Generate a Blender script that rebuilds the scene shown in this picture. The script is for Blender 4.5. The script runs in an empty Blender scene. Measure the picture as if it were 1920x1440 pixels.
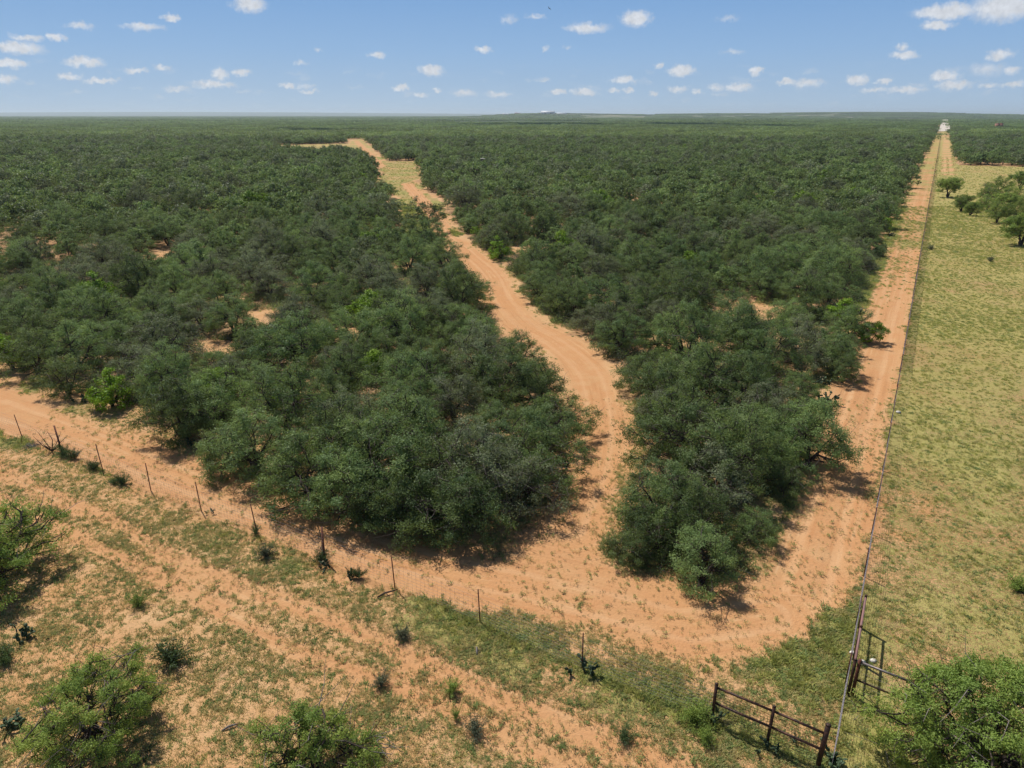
import bpy, math, random
import numpy as np
from mathutils import Vector
R = math.radians
# ------------------------------------------------------------------ camera, sky, sun, exposure
sc = bpy.context.scene
F_PX, CAM_H = 1310.0, 18.0
PITCH = math.atan(505 / F_PX)
cam = bpy.data.cameras.new('camera'); camo = bpy.data.objects.new('camera', cam)
sc.collection.objects.link(camo); sc.camera = camo
camo.location = (0, 0, CAM_H); camo.rotation_euler = (math.pi / 2 - PITCH, 0, 0)
cam.sensor_width = 36; cam.lens = F_PX / 1920 * 36; cam.clip_start = 0.5; cam.clip_end = 90000
SUN_AZ = math.atan2(-0.58, 0.80)          # measured from +Y towards +X: the sun stands left and ahead
SUN_EL = R(55.5)
sd = Vector((math.sin(SUN_AZ) * math.cos(SUN_EL), math.cos(SUN_AZ) * math.cos(SUN_EL), math.sin(SUN_EL)))
sun = bpy.data.lights.new('sun', 'SUN'); suno = bpy.data.objects.new('sun', sun)
sc.collection.objects.link(suno); suno.location = (0, 0, 60)
suno.rotation_euler = (-sd).to_track_quat('-Z', 'Y').to_euler()
sun.energy = 5.0; sun.angle = R(0.53); sun.color = (1.0, 0.95, 0.88)
sc.view_settings.view_transform = 'Standard'; sc.view_settings.look = 'None'
sc.view_settings.exposure = 0.0; sc.view_settings.gamma = 1
sc.cycles.max_bounces = 5; sc.cycles.diffuse_bounces = 3; sc.cycles.glossy_bounces = 2
sc.cycles.transmission_bounces = 2; sc.cycles.volume_bounces = 0; sc.cycles.transparent_max_bounces = 6
sc.cycles.caustics_reflective = False; sc.cycles.caustics_refractive = False

w = bpy.data.worlds.new('World'); sc.world = w; w.use_nodes = True
NT = w.node_tree; NT.nodes.clear()


def nd(nt, typ, **kw):
    n = nt.nodes.new(typ)
    for k, v in kw.items():
        setattr(n, k, v)
    return n


def mathn(nt, op, a, b=None, c=None, clamp=False):
    n = nt.nodes.new('ShaderNodeMath'); n.operation = op; n.use_clamp = clamp
    for i, v in enumerate((a, b, c)):
        if v is None: continue
        if hasattr(v, 'is_linked') or hasattr(v, 'links'): nt.links.new(v, n.inputs[i])
        else: n.inputs[i].default_value = v
    return n.outputs[0]


def ray(px, py):
    a = (px - 960) / F_PX; b = -(py - 720) / F_PX
    c, s = math.cos(PITCH), math.sin(PITCH)
    return a, b * s + c, b * c - s


def build_world():
    nt = NT; L = nt.links.new
    sky = nd(nt, 'ShaderNodeTexSky', sky_type='NISHITA', sun_disc=False, sun_elevation=SUN_EL,
             sun_rotation=SUN_AZ, altitude=200, air_density=1.0, dust_density=0.6, ozone_density=2.2)
    geo = nd(nt, 'ShaderNodeTexCoord')
    sep = nd(nt, 'ShaderNodeSeparateXYZ'); L(geo.outputs['Generated'], sep.inputs[0])
    # direction as azimuth (from +Y) and elevation, in degrees
    az = mathn(nt, 'MULTIPLY', mathn(nt, 'ARCTAN2', sep.outputs[0], sep.outputs[1]), 57.2958)
    el = mathn(nt, 'MULTIPLY', mathn(nt, 'ARCSINE', sep.outputs[2]), 57.2958)
    uv = nd(nt, 'ShaderNodeCombineXYZ'); L(az, uv.inputs[0]); L(el, uv.inputs[1])
    # broken edges: two noises in direction space shift the lookup
    nz = nd(nt, 'ShaderNodeTexNoise'); nz.inputs['Scale'].default_value = 1.9; nz.inputs['Detail'].default_value = 5
    nz.inputs['Roughness'].default_value = 0.62
    L(uv.outputs[0], nz.inputs['Vector'])
    cen = nd(nt, 'ShaderNodeVectorMath', operation='SUBTRACT'); L(nz.outputs['Color'], cen.inputs[0]); cen.inputs[1].default_value = (.5, .5, .5)
    amp = nd(nt, 'ShaderNodeVectorMath', operation='MULTIPLY'); L(cen.outputs[0], amp.inputs[0]); amp.inputs[1].default_value = (1.5, .8, 0)
    add = nd(nt, 'ShaderNodeVectorMath', operation='ADD'); L(uv.outputs[0], add.inputs[0]); L(amp.outputs[0], add.inputs[1])
    # px, py, half width, half height, weight
    clouds = [(1193, 35, 28, 14, 1), (1100, 52, 42, 9, .75), (467, 9, 30, 13, .85), (320, 33, 17, 6, .8), (270, 50, 34, 6, .6),
        (1775, 22, 50, 13, 1), (1885, 12, 52, 22, .95), (1757, 48, 26, 8, .85), (1695, 103, 20, 8, .85), (1693, 87, 12, 6, .6),
        (1875, 103, 20, 8, .85), (1278, 133, 25, 11, 1), (808, 132, 24, 10, .95), (905, 92, 18, 6, .75), (708, 103, 17, 6, .6),
        (158, 116, 30, 9, 1), (30, 90, 40, 10, .95), (105, 70, 14, 7, .85), (52, 71, 24, 6, .7), (20, 120, 26, 7, .9),
        (10, 147, 18, 8, .7), (150, 48, 22, 6, .5), (254, 133, 20, 5, .75), (130, 143, 21, 6, .8), (190, 151, 27, 5, .8),
        (302, 126, 14, 5, .6), (413, 140, 15, 10, .8), (450, 135, 16, 7, .9), (400, 158, 40, 7, .75), (330, 166, 22, 5, .5),
        (540, 160, 14, 5, .8), (580, 171, 18, 4, .6), (597, 92, 9, 4, .4), (565, 118, 10, 5, .4), (752, 164, 16, 7, .95),
        (790, 178, 16, 5, .6), (820, 169, 10, 4, .6), (870, 174, 26, 7, .6), (935, 176, 28, 6, .6), (1045, 172, 18, 5, .8),
        (1095, 172, 24, 7, .85), (1172, 150, 22, 8, .85), (1150, 170, 14, 4, .7), (1180, 170, 14, 5, .75), (1225, 174, 10, 5, .6),
        (1270, 168, 18, 6, .7), (1308, 172, 10, 5, .6), (1345, 163, 16, 6, .5), (1385, 163, 26, 9, .8), (1417, 133, 12, 8, .9),
        (1475, 153, 16, 6, .9), (1515, 155, 30, 8, .65), (1607, 150, 18, 10, 1), (1660, 154, 11, 6, .8), (1640, 170, 24, 5, .6),
        (1700, 168, 32, 6, .7), (1773, 143, 24, 9, 1), (1790, 160, 26, 8, .8), (1850, 130, 28, 10, .4), (1853, 160, 14, 5, .7),
        (1898, 131, 12, 6, .6), (1900, 158, 20, 5, .7), (1375, 98, 20, 5, .35), (1365, 35, 18, 5, .3), (955, 36, 14, 8, .35),
        (1005, 31, 20, 4, .4), (1022, 92, 10, 5, .4), (1062, 88, 9, 4, .35), (1236, 123, 8, 4, .6), (1020, 150, 14, 4, .4)]
    best = None
    pk = math.degrees(1 / F_PX)
    for (px, py, hw, hh, wt) in clouds:
        x, y, z = ray(px, py)
        a0 = math.degrees(math.atan2(x, y)); e0 = math.degrees(math.atan2(z, math.hypot(x, y)))
        iw, ih = 1 / (hw * pk * 1.02), 1 / (hh * pk * 1.0)
        m = nd(nt, 'ShaderNodeVectorMath', operation='MULTIPLY_ADD')
        L(add.outputs[0], m.inputs[0]); m.inputs[1].default_value = (iw, ih, 0); m.inputs[2].default_value = (-a0 * iw, -e0 * ih, 0)
        ln = nd(nt, 'ShaderNodeVectorMath', operation='LENGTH'); L(m.outputs[0], ln.inputs[0])
        v = mathn(nt, 'MULTIPLY_ADD', ln.outputs['Value'], -wt, wt)
        best = v if best is None else mathn(nt, 'MAXIMUM', best, v)
    mp = nd(nt, 'ShaderNodeMapRange', interpolation_type='SMOOTHSTEP'); L(best, mp.inputs[0])
    mp.inputs[1].default_value = -.1; mp.inputs[2].default_value = .6
    # thin far wisps low over the horizon
    wv = nd(nt, 'ShaderNodeVectorMath', operation='MULTIPLY'); L(add.outputs[0], wv.inputs[0]); wv.inputs[1].default_value = (.55, 2.3, 0)
    wn = nd(nt, 'ShaderNodeTexNoise'); wn.inputs['Scale'].default_value = 1.0; wn.inputs['Detail'].default_value = 6; L(wv.outputs[0], wn.inputs['Vector'])
    wm = nd(nt, 'ShaderNodeMapRange', interpolation_type='SMOOTHSTEP'); L(wn.outputs[0], wm.inputs[0])
    wm.inputs[1].default_value = .55; wm.inputs[2].default_value = .78
    band = mathn(nt, 'SUBTRACT', 1, mathn(nt, 'ABSOLUTE', mathn(nt, 'DIVIDE', mathn(nt, 'SUBTRACT', el, 1.9), 1.7)), clamp=True)
    wisps = mathn(nt, 'MULTIPLY', mathn(nt, 'MULTIPLY', wm.outputs[0], band), .55)
    dens = mathn(nt, 'MAXIMUM', mathn(nt, 'MULTIPLY', mp.outputs[0], .93), wisps, clamp=True)
    # flat grey bases: density looked up a little higher tells top from base
    shade = nd(nt, 'ShaderNodeMapRange'); L(nz.outputs['Fac'], shade.inputs[0])
    shade.inputs[1].default_value = .3; shade.inputs[2].default_value = .7
    shade.inputs[3].default_value = .8; shade.inputs[4].default_value = 1.05
    cc = nd(nt, 'ShaderNodeVectorMath', operation='SCALE'); cc.inputs[0].default_value = CLOUD; L(shade.outputs[0], cc.inputs['Scale'])
    # sky tone: a clear pale-blue day
    tint = nd(nt, 'ShaderNodeMix', data_type='RGBA', blend_type='MULTIPLY'); tint.inputs[0].default_value = 1
    L(sky.outputs[0], tint.inputs[6]); tint.inputs[7].default_value = (*SKYT, 1)
    # the pale band of summer air low over the plain, clearer blue above
    cr = nd(nt, 'ShaderNodeValToRGB'); L(mathn(nt, 'DIVIDE', el, 20.0, clamp=True), cr.inputs[0])
    cr.color_ramp.elements[0].position = 0; cr.color_ramp.elements[0].color = (.425, .575, .745, 1)
    cr.color_ramp.elements[1].position = 1; cr.color_ramp.elements[1].color = (.13, .28, .58, 1)
    for ps, c_ in ((.10, (.345, .510, .730, 1)), (.22, (.275, .460, .735, 1)), (.42, (.190, .375, .690, 1))):
        e_ = cr.color_ramp.elements.new(ps); e_.color = c_
    lo = nd(nt, 'ShaderNodeVectorMath', operation='SCALE'); L(cr.outputs[0], lo.inputs[0]); lo.inputs['Scale'].default_value = 1 / SKY_S
    lf_ = nd(nt, 'ShaderNodeMapRange', interpolation_type='SMOOTHSTEP'); L(el, lf_.inputs[0]); lf_.inputs[1].default_value = 10; lf_.inputs[2].default_value = 28
    lf_.inputs[3].default_value = .92; lf_.inputs[4].default_value = 0
    low = nd(nt, 'ShaderNodeMix', data_type='RGBA'); L(lf_.outputs[0], low.inputs[0]); L(tint.outputs[2], low.inputs[6]); L(lo.outputs[0], low.inputs[7])
    mx = nd(nt, 'ShaderNodeMix', data_type='RGBA'); L(dens, mx.inputs[0]); L(low.outputs[2], mx.inputs[6]); L(cc.outputs[0], mx.inputs[7])
    bg = nd(nt, 'ShaderNodeBackground'); bg.inputs[1].default_value = SKY_S; L(mx.outputs[2], bg.inputs[0])
    out = nd(nt, 'ShaderNodeOutputWorld'); L(bg.outputs[0], out.inputs[0])


SKY_S = 0.072
CLOUD = (10.3, 10.7, 11.4)
SKYT = (1.0, 1.0, 1.0)
build_world()

# ------------------------------------------------------------------ helpers
rng = np.random.default_rng(7)
random.seed(7)


def height(x, y):
    """metres of the ground above the plain: faint rolls near by, low ridges far off"""
    x = np.asarray(x, float); y = np.asarray(y, float)
    h = .035 * np.sin(x * .33 + 1.1) * np.cos(y * .27) + .03 * np.sin(x * .9 + y * .7)
    d = np.hypot(x, y)
    h = h + np.clip((d - 60) / 200, 0, 1) * .5 * np.sin(x * .021 + .8) * np.sin(y * .017)
    def g(cx, cy, sx, sy, a): return a * np.exp(-((x - cx) / sx) ** 2 - ((y - cy) / sy) ** 2)
    h = h + g(2300, 4600, 950, 900, 27) + g(900, 4600, 900, 800, 15) + g(150, 4300, 380, 600, 15)
    h = h + g(-7000, 15000, 7500, 2500, 70) + g(13500, 14500, 3500, 2500, 55)
    return h


def at(px, py, z=0.0):
    dx, dy, dz = ray(px, py)
    t = (z - CAM_H) / dz
    return np.array((dx * t, dy * t))


def on(px, py, z=0.0):
    p = at(px, py, z); return (float(p[0]), float(p[1]), float(height(p[0], p[1])))


def vnoise(x, y, seed=0):
    xi = np.floor(x).astype(np.int64); yi = np.floor(y).astype(np.int64); fx = x - xi; fy = y - yi
    fx = fx * fx * (3 - 2 * fx); fy = fy * fy * (3 - 2 * fy)
    def hsh(a, b):
        n = (a * 374761393 + b * 668265263 + seed * 974634777) & 0xffffffff
        n = ((n ^ (n >> 13)) * 1274126177) & 0xffffffff
        return ((n ^ (n >> 16)) & 0xffff) / 65535.0
    return (hsh(xi, yi) * (1 - fx) + hsh(xi + 1, yi) * fx) * (1 - fy) + (hsh(xi, yi + 1) * (1 - fx) + hsh(xi + 1, yi + 1) * fx) * fy


def fbm(x, y, sc_, seed=0, oct=4):
    t = 0; a = .5; n = 0; f = 1 / sc_
    for k in range(oct):
        t = t + a * vnoise(x * f + 17.3 * k, y * f - 9.1 * k, seed + k); n += a; a *= .5; f *= 2
    return t / n


def sstep(a, b, x):
    t = np.clip((x - a) / (b - a), 0, 1); return t * t * (3 - 2 * t)


def seg_dist(X, Y, pts, closed=False):
    """distance to a polyline and the parameter (metres along it)"""
    best = np.full(X.shape, 1e9); along = np.zeros(X.shape); acc = 0
    n = len(pts)
    for i in range(n if closed else n - 1):
        a = pts[i]; b = pts[(i + 1) % n]
        d = b - a; l2 = d @ d
        t = np.clip(((X - a[0]) * d[0] + (Y - a[1]) * d[1]) / l2, 0, 1)
        q = np.hypot(X - a[0] - t * d[0], Y - a[1] - t * d[1])
        m = q < best; best = np.where(m, q, best); along = np.where(m, acc + t * math.sqrt(l2), along)
        acc += math.sqrt(l2)
    return best, along


def inside(X, Y, poly):
    c = np.zeros(X.shape, bool); n = len(poly)
    for i in range(n):
        x1, y1 = poly[i]; x2, y2 = poly[(i + 1) % n]
        if y1 == y2: continue
        c ^= ((y1 > Y) != (y2 > Y)) & (X < (x2 - x1) * (Y - y1) / (y2 - y1) + x1)
    return c


def sdf_poly(X, Y, poly):
    d, _ = seg_dist(X, Y, poly, True)
    return np.where(inside(X, Y, poly), -d, d)


def P(lst): return [at(*p[:2]) for p in lst]


def smooth_line(pts, n=6):
    """Catmull-Rom through the points"""
    pts = [np.array(p, float) for p in pts]
    q = [2 * pts[0] - pts[1]] + pts + [2 * pts[-1] - pts[-2]]; out = []
    for i in range(1, len(q) - 2):
        for k in range(n):
            t = k / n
            out.append(.5 * ((2 * q[i]) + (-q[i - 1] + q[i + 1]) * t + (2 * q[i - 1] - 5 * q[i] + 4 * q[i + 1] - q[i + 2]) * t * t
                             + (-q[i - 1] + 3 * q[i] - 3 * q[i + 1] + q[i + 2]) * t ** 3))
    out.append(q[-2]); return out


# ------------------------------------------------------------------ plan of the place (world metres, from the surveyed corners)
U = np.array((.5, .8660)); V = np.array((.8660, -.5))          # along the long fence, and to its right
FR0 = np.array((9.35, 15.05))                                   # the corner post


def ft(X, Y):
    """metres along the long fence, metres to its left"""
    s = (X - FR0[0]) * U[0] + (Y - FR0[1]) * U[1]
    t = -((X - FR0[0]) * V[0] + (Y - FR0[1]) * V[1])
    return s, t


T_PX = [(42, 822), (116, 850), (192, 880), (282, 917), (377, 957), (482, 1000), (608, 1048), (740, 1100), (900, 1168), (1091, 1255), (1335, 1347), (1438, 1393), (1533, 1436)]
T_PTS = P(T_PX)
T_LINE = [T_PTS[0] + (T_PTS[0] - T_PTS[4]) * 3] + T_PTS
c_right = P([(1128, 1000), (1150, 930), (1168, 880), (1174, 820), (1172, 780), (1152, 710), (1112, 665), (1062, 630), (1012, 603), (968, 555), (947, 515), (893, 470), (850, 440), (838, 415), (812, 385), (775, 345)])
c_right = [np.array(q) for q in c_right]
ROAD_C = []
for i, q in enumerate(c_right):
    a = c_right[max(0, i - 1)]; b = c_right[min(len(c_right) - 1, i + 1)]
    d = (b - a) / np.linalg.norm(b - a); ROAD_C.append(q + np.array((-d[1], d[0])) * 1.65)
ROAD_C = smooth_line(ROAD_C)
ROAD_C2 = P([(716, 312), (705, 303), (695, 290), (680, 275), (667, 263)])
ROAD_A = [np.array(((a[0] + b[0]) / 2, (a[1] + b[1]) / 2)) for a, b in zip(
    P([(0, 735), (100, 772), (200, 805), (310, 855), (420, 895), (520, 932), (620, 968), (720, 1008), (840, 1038), (960, 1040), (1100, 1075), (1250, 1125), (1400, 1110)]),
    P([(0, 800), (100, 835), (200, 868), (300, 915), (400, 955), (500, 990), (600, 1030), (720, 1070), (860, 1105), (1000, 1160), (1150, 1200), (1330, 1225), (1480, 1190)]))]
ROAD_A = [ROAD_A[0] + (ROAD_A[0] - ROAD_A[2]) * 4] + ROAD_A
JUNC = P([(940, 1035), (1010, 975), (1050, 960), (1130, 985), (1115, 1030), (1140, 1065), (1230, 1090), (1330, 1105), (1400, 1085), (1470, 1050), (1505, 975),
          (1545, 900), (1652, 935), (1628, 1075), (1570, 1125), (1490, 1160), (1440, 1220), (1300, 1215), (1150, 1190), (1000, 1150), (900, 1110)])
D1 = smooth_line(P([(-250, 815), (-100, 850), (0, 885), (130, 945), (230, 985), (300, 1035), (450, 1100), (600, 1155), (760, 1225), (830, 1258), (960, 1318), (1100, 1378), (1230, 1432), (1400, 1500)]), 3)
D2 = smooth_line(P([(-250, 850), (-100, 890), (0, 935), (200, 1035), (330, 1095), (450, 1165), (560, 1222), (680, 1262), (800, 1310), (900, 1358), (1010, 1412), (1150, 1480)]), 3)
CLEAR = [P([(712, 303), (782, 302), (778, 322), (788, 345), (812, 380), (836, 440), (800, 452), (762, 420), (724, 360), (710, 325)]),
         P([(525, 292), (525, 271), (690, 267), (700, 280), (620, 286), (580, 292)]),
         P([(655, 280), (664, 262), (680, 262), (715, 300), (690, 304)]),
         [at(797, 440) + 4.2 * np.array((math.cos(a_), math.sin(a_))) for a_ in np.linspace(0, 6.28, 9)[:-1]],
         ]
BARE = [(1400, 582, 3.6), (1470, 640, 2.0), (470, 598, 4.5), (430, 560, 2.5), (655, 622, 2.6), (405, 650, 1.8), (1520, 690, 1.5), (1540, 740, 1.9), (1405, 945, 2.5), (1370, 920, 1.6),
        (135, 530, 3.5), (760, 500, 3), (480, 445, 4), (1220, 470, 3.5), (1290, 835, 1.5), (700, 760, 1.2), (920, 790, 1.5), (95, 690, 1.2), (1270, 640, 2.2), (1010, 470, 4), (300, 480, 4), (560, 730, 1.4), (1120, 560, 2)]
BARE = [(at(a, b), r * (.62 if a < 1000 else .85)) for a, b, r in BARE]
FIELD_END = 300.0       # metres along the fence where the open field gives way to brush
DBG = {}


def plan(X, Y):
    """every field the ground and the plants need, from one place"""
    s, t = ft(X, Y)
    tl, _ = seg_dist(X, Y, T_LINE)
    # side of the T-post fence: v>0 lies on our (camera) side
    sideT = -s
    dC, aC = seg_dist(X, Y, ROAD_C); dC2, _ = seg_dist(X, Y, ROAD_C2); dA, aA = seg_dist(X, Y, ROAD_A)
    j = sdf_poly(X, Y, JUNC)
    wob = (fbm(X, Y, 3.0, 3) - .5)
    wob2 = (fbm(X, Y, 1.0, 5) - .5)
    rC = dC - 1.6 + wob * .9 + wob2 * .4
    rC2 = dC2 - 1.3 + wob * .5
    rA = dA - 1.75 + wob * 1.1 + wob2 * .5
    rB = np.abs(t - 1.95) - 1.5 + wob * .7 + wob2 * .3
    rB = np.where((s > 8) & (s < 900), rB, 9)
    rJ = j + wob * .8 + wob2 * .5
    road = np.minimum.reduce([rC, rC2, rA, rB, rJ])
    d1, _ = seg_dist(X, Y, D1); d2, _ = seg_dist(X, Y, D2)
    rut = np.minimum(d1 - .55, d2 - .5) + wob * .5 + wob2 * .35
    # ruts on the far field track right of the fence
    rutF = np.where((s > 250) & (s < 800) & (t < 0), np.minimum(np.abs(t + 3.0), np.abs(t + 4.8)) - .5, 9)
    clear = np.minimum.reduce([sdf_poly(X, Y, c) for c in CLEAR]) + (fbm(X, Y, 14, 65) - .5) * 9
    return dict(dC2=dC2, s=s, t=t, tl=tl, sideT=sideT, dC=dC, dA=dA, j=j, road=road, rut=rut, rutF=rutF, clear=clear, rB=rB, rC=rC)


def wood_clearance(X, Y, p=None):
    """metres from open ground (roads, field, clearings); negative is open"""
    p = p or plan(X, Y)
    c = np.minimum.reduce([p['dC'] - 2.1, p['dA'] - 2.1, p['j'], p['clear']])
    c = np.minimum(c, p['dC2'] - 3.6)
    left = np.minimum(p['t'] - 4.3, p['s'] - 3.0)
    right = np.minimum(-p['t'] - 6.0, p['s'] - FIELD_END + 12 * (fbm(X, Y, 25, 9) - .5) + np.clip(-p['t'] - 60, 0, 60) * -.1)
    q = np.maximum(np.minimum(left, c), right)
    # the strip between the T-post fence and road A stays open
    q = np.minimum(q, np.where(p['sideT'] > -3.0, -1.0, 99))
    dA = p['dA']; sA = p['s']
    q = np.minimum(q, np.where((sA < 7.0), -1.0, 99))
    for (cx, cy), r in BARE: q = np.minimum(q, np.hypot(X - cx, Y - cy) - r)
    return q


def cover_fields(X, Y, p=None):
    p = p or plan(X, Y)
    D = np.hypot(X, Y)
    n1 = fbm(X, Y, 6, 21); n2 = fbm(X, Y, 1.6, 31); n3 = fbm(X, Y, 22, 41)
    field = (p['t'] < 0)
    outer = (p['sideT'] > 0) & ~field
    # open ground outside the T-post fence: sparse forage, thinner to the left
    cov = np.where(outer, .43 + .9 * (n1 - .5) + .5 * (n2 - .5) + .007 * np.clip(X + 4, 0, 12) + .022 * np.clip(X + 4, -12, 0) * (1 - .6 * np.exp(-(p['tl'] / 4) ** 2)), .3)
    # between fence and road, junction triangle
    inner = ~field & ~outer
    cov = np.where(inner, .24 + .9 * (n1 - .5) + .5 * (n2 - .5), cov)
    fld = .67 + .5 * (n1 - .5) + .45 * (n2 - .5) + .30 * sstep(18, 60, p['s']) + .1 * (n3 - .5)
    cov = np.where(field, fld, cov)
    # green band that the T-post fence shelters
    band = np.exp(-(p['tl'] / .6) ** 2)
    k = sstep(-9, 0, X) * .35 + .32
    cov = np.maximum(cov, band * (k + .35) * (.6 + .8 * n2) * (~field))
    # the lush patches seen beside the corner and along road edges
    cov0 = cov
    for (px, py, r, a) in LUSH_SPOTS:
        cx, cy = at(px, py); cov = cov + (.55 if py > 1170 and px < 1400 else .85) * a * np.exp(-((X - cx) ** 2 + (Y - cy) ** 2) / r ** 2) * (.55 + .9 * n2)
    lushadd = cov - cov0
    rd = p['road']
    verge = np.exp(-((rd - .45) / .5) ** 2) * .25 * (n2 * 1.5)
    cov = np.where(rd > 0, cov + verge, cov)
    vB = np.exp(-((p['t'] - 4.7) / .9) ** 2) * .9 * (n1 * 1.4); cov = cov + np.where(p['s'] > 12, vB, 0)
    roadm = 1 - sstep(-.5, .9, rd + (n2 - .5) * 1.4)
    # thin growth in the crown between wheel tracks and on far reaches
    mid = np.exp(-((p['t'] - 2.3) / .35) ** 2) * (p['s'] > 14)
    farroad = sstep(35, 110, p['s']) * (p['t'] < 5) * (p['t'] > -1)
    inroad = .015 + .35 * np.clip(n2 - .55, 0, 1) * (n1 * 1.6) + mid * .28 * n1 + farroad * (.42 + .9 * (n1 - .4))
    vj = np.clip(n1 - .45, 0, 1) * .9 * (p['j'] < 0) * sstep(-3.5, -.5, p['j'])
    inroad = inroad + vj; inroad = np.where((p['s'] > 190) & (p['t'] < 5) & (p['t'] > -1), .62 + 1.3 * (n1 - .42) + .15 * sstep(250, 300, p['s']), inroad)
    cov = cov * (1 - roadm) + inroad * roadm
    rutm = 1 - sstep(-.3, .3, p['rut'])
    cov = cov * (1 - rutm * .95 * outer)
    rf = 1 - sstep(-.2, .2, p['rutF']); cov = cov * (1 - rf * .8)
    # clearings are grassy
    cl = 1 - sstep(-1, 1, p['clear']); cov = np.where((rd > 0) & (cl > .3), .80 + .8 * (n1 - .5) , cov)
    for (cx, cy), r in BARE: cov = cov * (1 - .8 * (1 - sstep(.5 * r, r, np.hypot(X - cx, Y - cy))))
    wc = wood_clearance(X, Y, p)
    wood = sstep(.2, 1.9, wc)
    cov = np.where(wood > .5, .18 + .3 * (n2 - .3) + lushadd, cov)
    cov = np.clip(cov, 0, 1)
    lush = .25 + .5 * (fbm(X, Y, 9, 51) - .45) + .15 * (n2 - .5)
    lush = np.where(field, lush - .05, lush); lush = np.where(p['clear'] < 1, lush + .5, lush) + band * .45 * (~field)
    lush = lush + np.where(p['sideT'] > -4, .05, 0) * (X > 0) * (~field)
    for (px, py, r, a) in LUSH_SPOTS:
        cx, cy = at(px, py); lush = lush + .6 * min(a, .8) * np.exp(-((X - cx) ** 2 + (Y - cy) ** 2) / r ** 2)
    lush = lush + np.where((p['s'] > 12) & (p['t'] > 3.6) & (p['t'] < 6), .35, 0)
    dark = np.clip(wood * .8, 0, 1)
    packed = np.clip(roadm + .9 * rutm * outer, 0, 1)
    return cov, np.clip(lush, 0, 1), packed, dark, p


LUSH_SPOTS = [(1520, 1175, 2.0, .7), (1500, 1260, 1.8, .6), (1560, 1150, 1.0, .4), (1460, 1230, 1.5, .4), (1350, 1260, 2.5, .35), (1300, 1300, 1.6, .45), (980, 1200, 1.8, .45), (860, 1150, 1.5, .35),
              (560, 1080, 1.5, .45), (430, 1010, 1.7, .4), (300, 975, 1.4, .3), (40, 815, 2.2, .6), (0, 800, 2.5, .6), (60, 900, 1.6, .25), (150, 880, 1.8, .25), (640, 1090, 1.4, .3), (780, 1185, 1.4, .3),
              (1150, 1250, 1.6, .35), (1240, 1340, 1.5, .4), (1360, 1400, 1.5, .35), (880, 1230, 1.5, .3), (470, 1180, 1.6, .2), (1480, 940, 1.2, .7), (1510, 900, 1.2, .7), (1440, 1000, 1.0, .6),
              (1540, 860, 1.0, .7), (1500, 800, 1.2, .5), (1580, 1290, .8, .4), (1620, 1290, 1.2, .4), (1180, 850, 1.2, .5), (1165, 920, 1.0, .5), (1130, 1010, .8, .5), (60, 725, 1.5, .5), (300, 815, 1.5, .4),
              (150, 770, 1.2, .35), (440, 890, .9, .3), (1580, 1400, 1.2, .4), (1650, 1400, 1.6, .4), (100, 990, 1.3, .3), (1750, 800, 5, .2), (1800, 870, 4, .2), (1770, 600, 4, .25), (1820, 385, 14, .25), (1850, 1150, 3, .15),
              (1090, 1310, 1.2, .25), (900, 1370, 1.4, .2), (1560, 1180, 1.2, .35)]

# ------------------------------------------------------------------ materials
def new_mat(name):
    m = bpy.data.materials.new(name); m.use_nodes = True; m.node_tree.nodes.clear(); return m, m.node_tree


def rgb_mix(nt, fac, a, b, blend='MIX'):
    n = nd(nt, 'ShaderNodeMix', data_type='RGBA', blend_type=blend)
    for i, v in ((0, fac), (6, a), (7, b)):
        if hasattr(v, 'links'): nt.links.new(v, n.inputs[i])
        elif i == 0: n.inputs[0].default_value = v
        else: n.inputs[i].default_value = (*v, 1)
    return n.outputs[2]


def noise(nt, vec, scale, detail=3, rough=.5, dist=0):
    n = nd(nt, 'ShaderNodeTexNoise'); n.inputs['Scale'].default_value = scale; n.inputs['Detail'].default_value = detail
    n.inputs['Roughness'].default_value = rough; n.inputs['Distortion'].default_value = dist
    nt.links.new(vec, n.inputs['Vector']); return n.outputs['Fac']


def maprange(nt, v, a, b, c=0, d=1, smooth=True):
    n = nd(nt, 'ShaderNodeMapRange', interpolation_type='SMOOTHSTEP' if smooth else 'LINEAR')
    nt.links.new(v, n.inputs[0])
    for i, x in enumerate((a, b, c, d)):
        n.inputs[i + 1].default_value = x
    return n.outputs[0]


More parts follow.
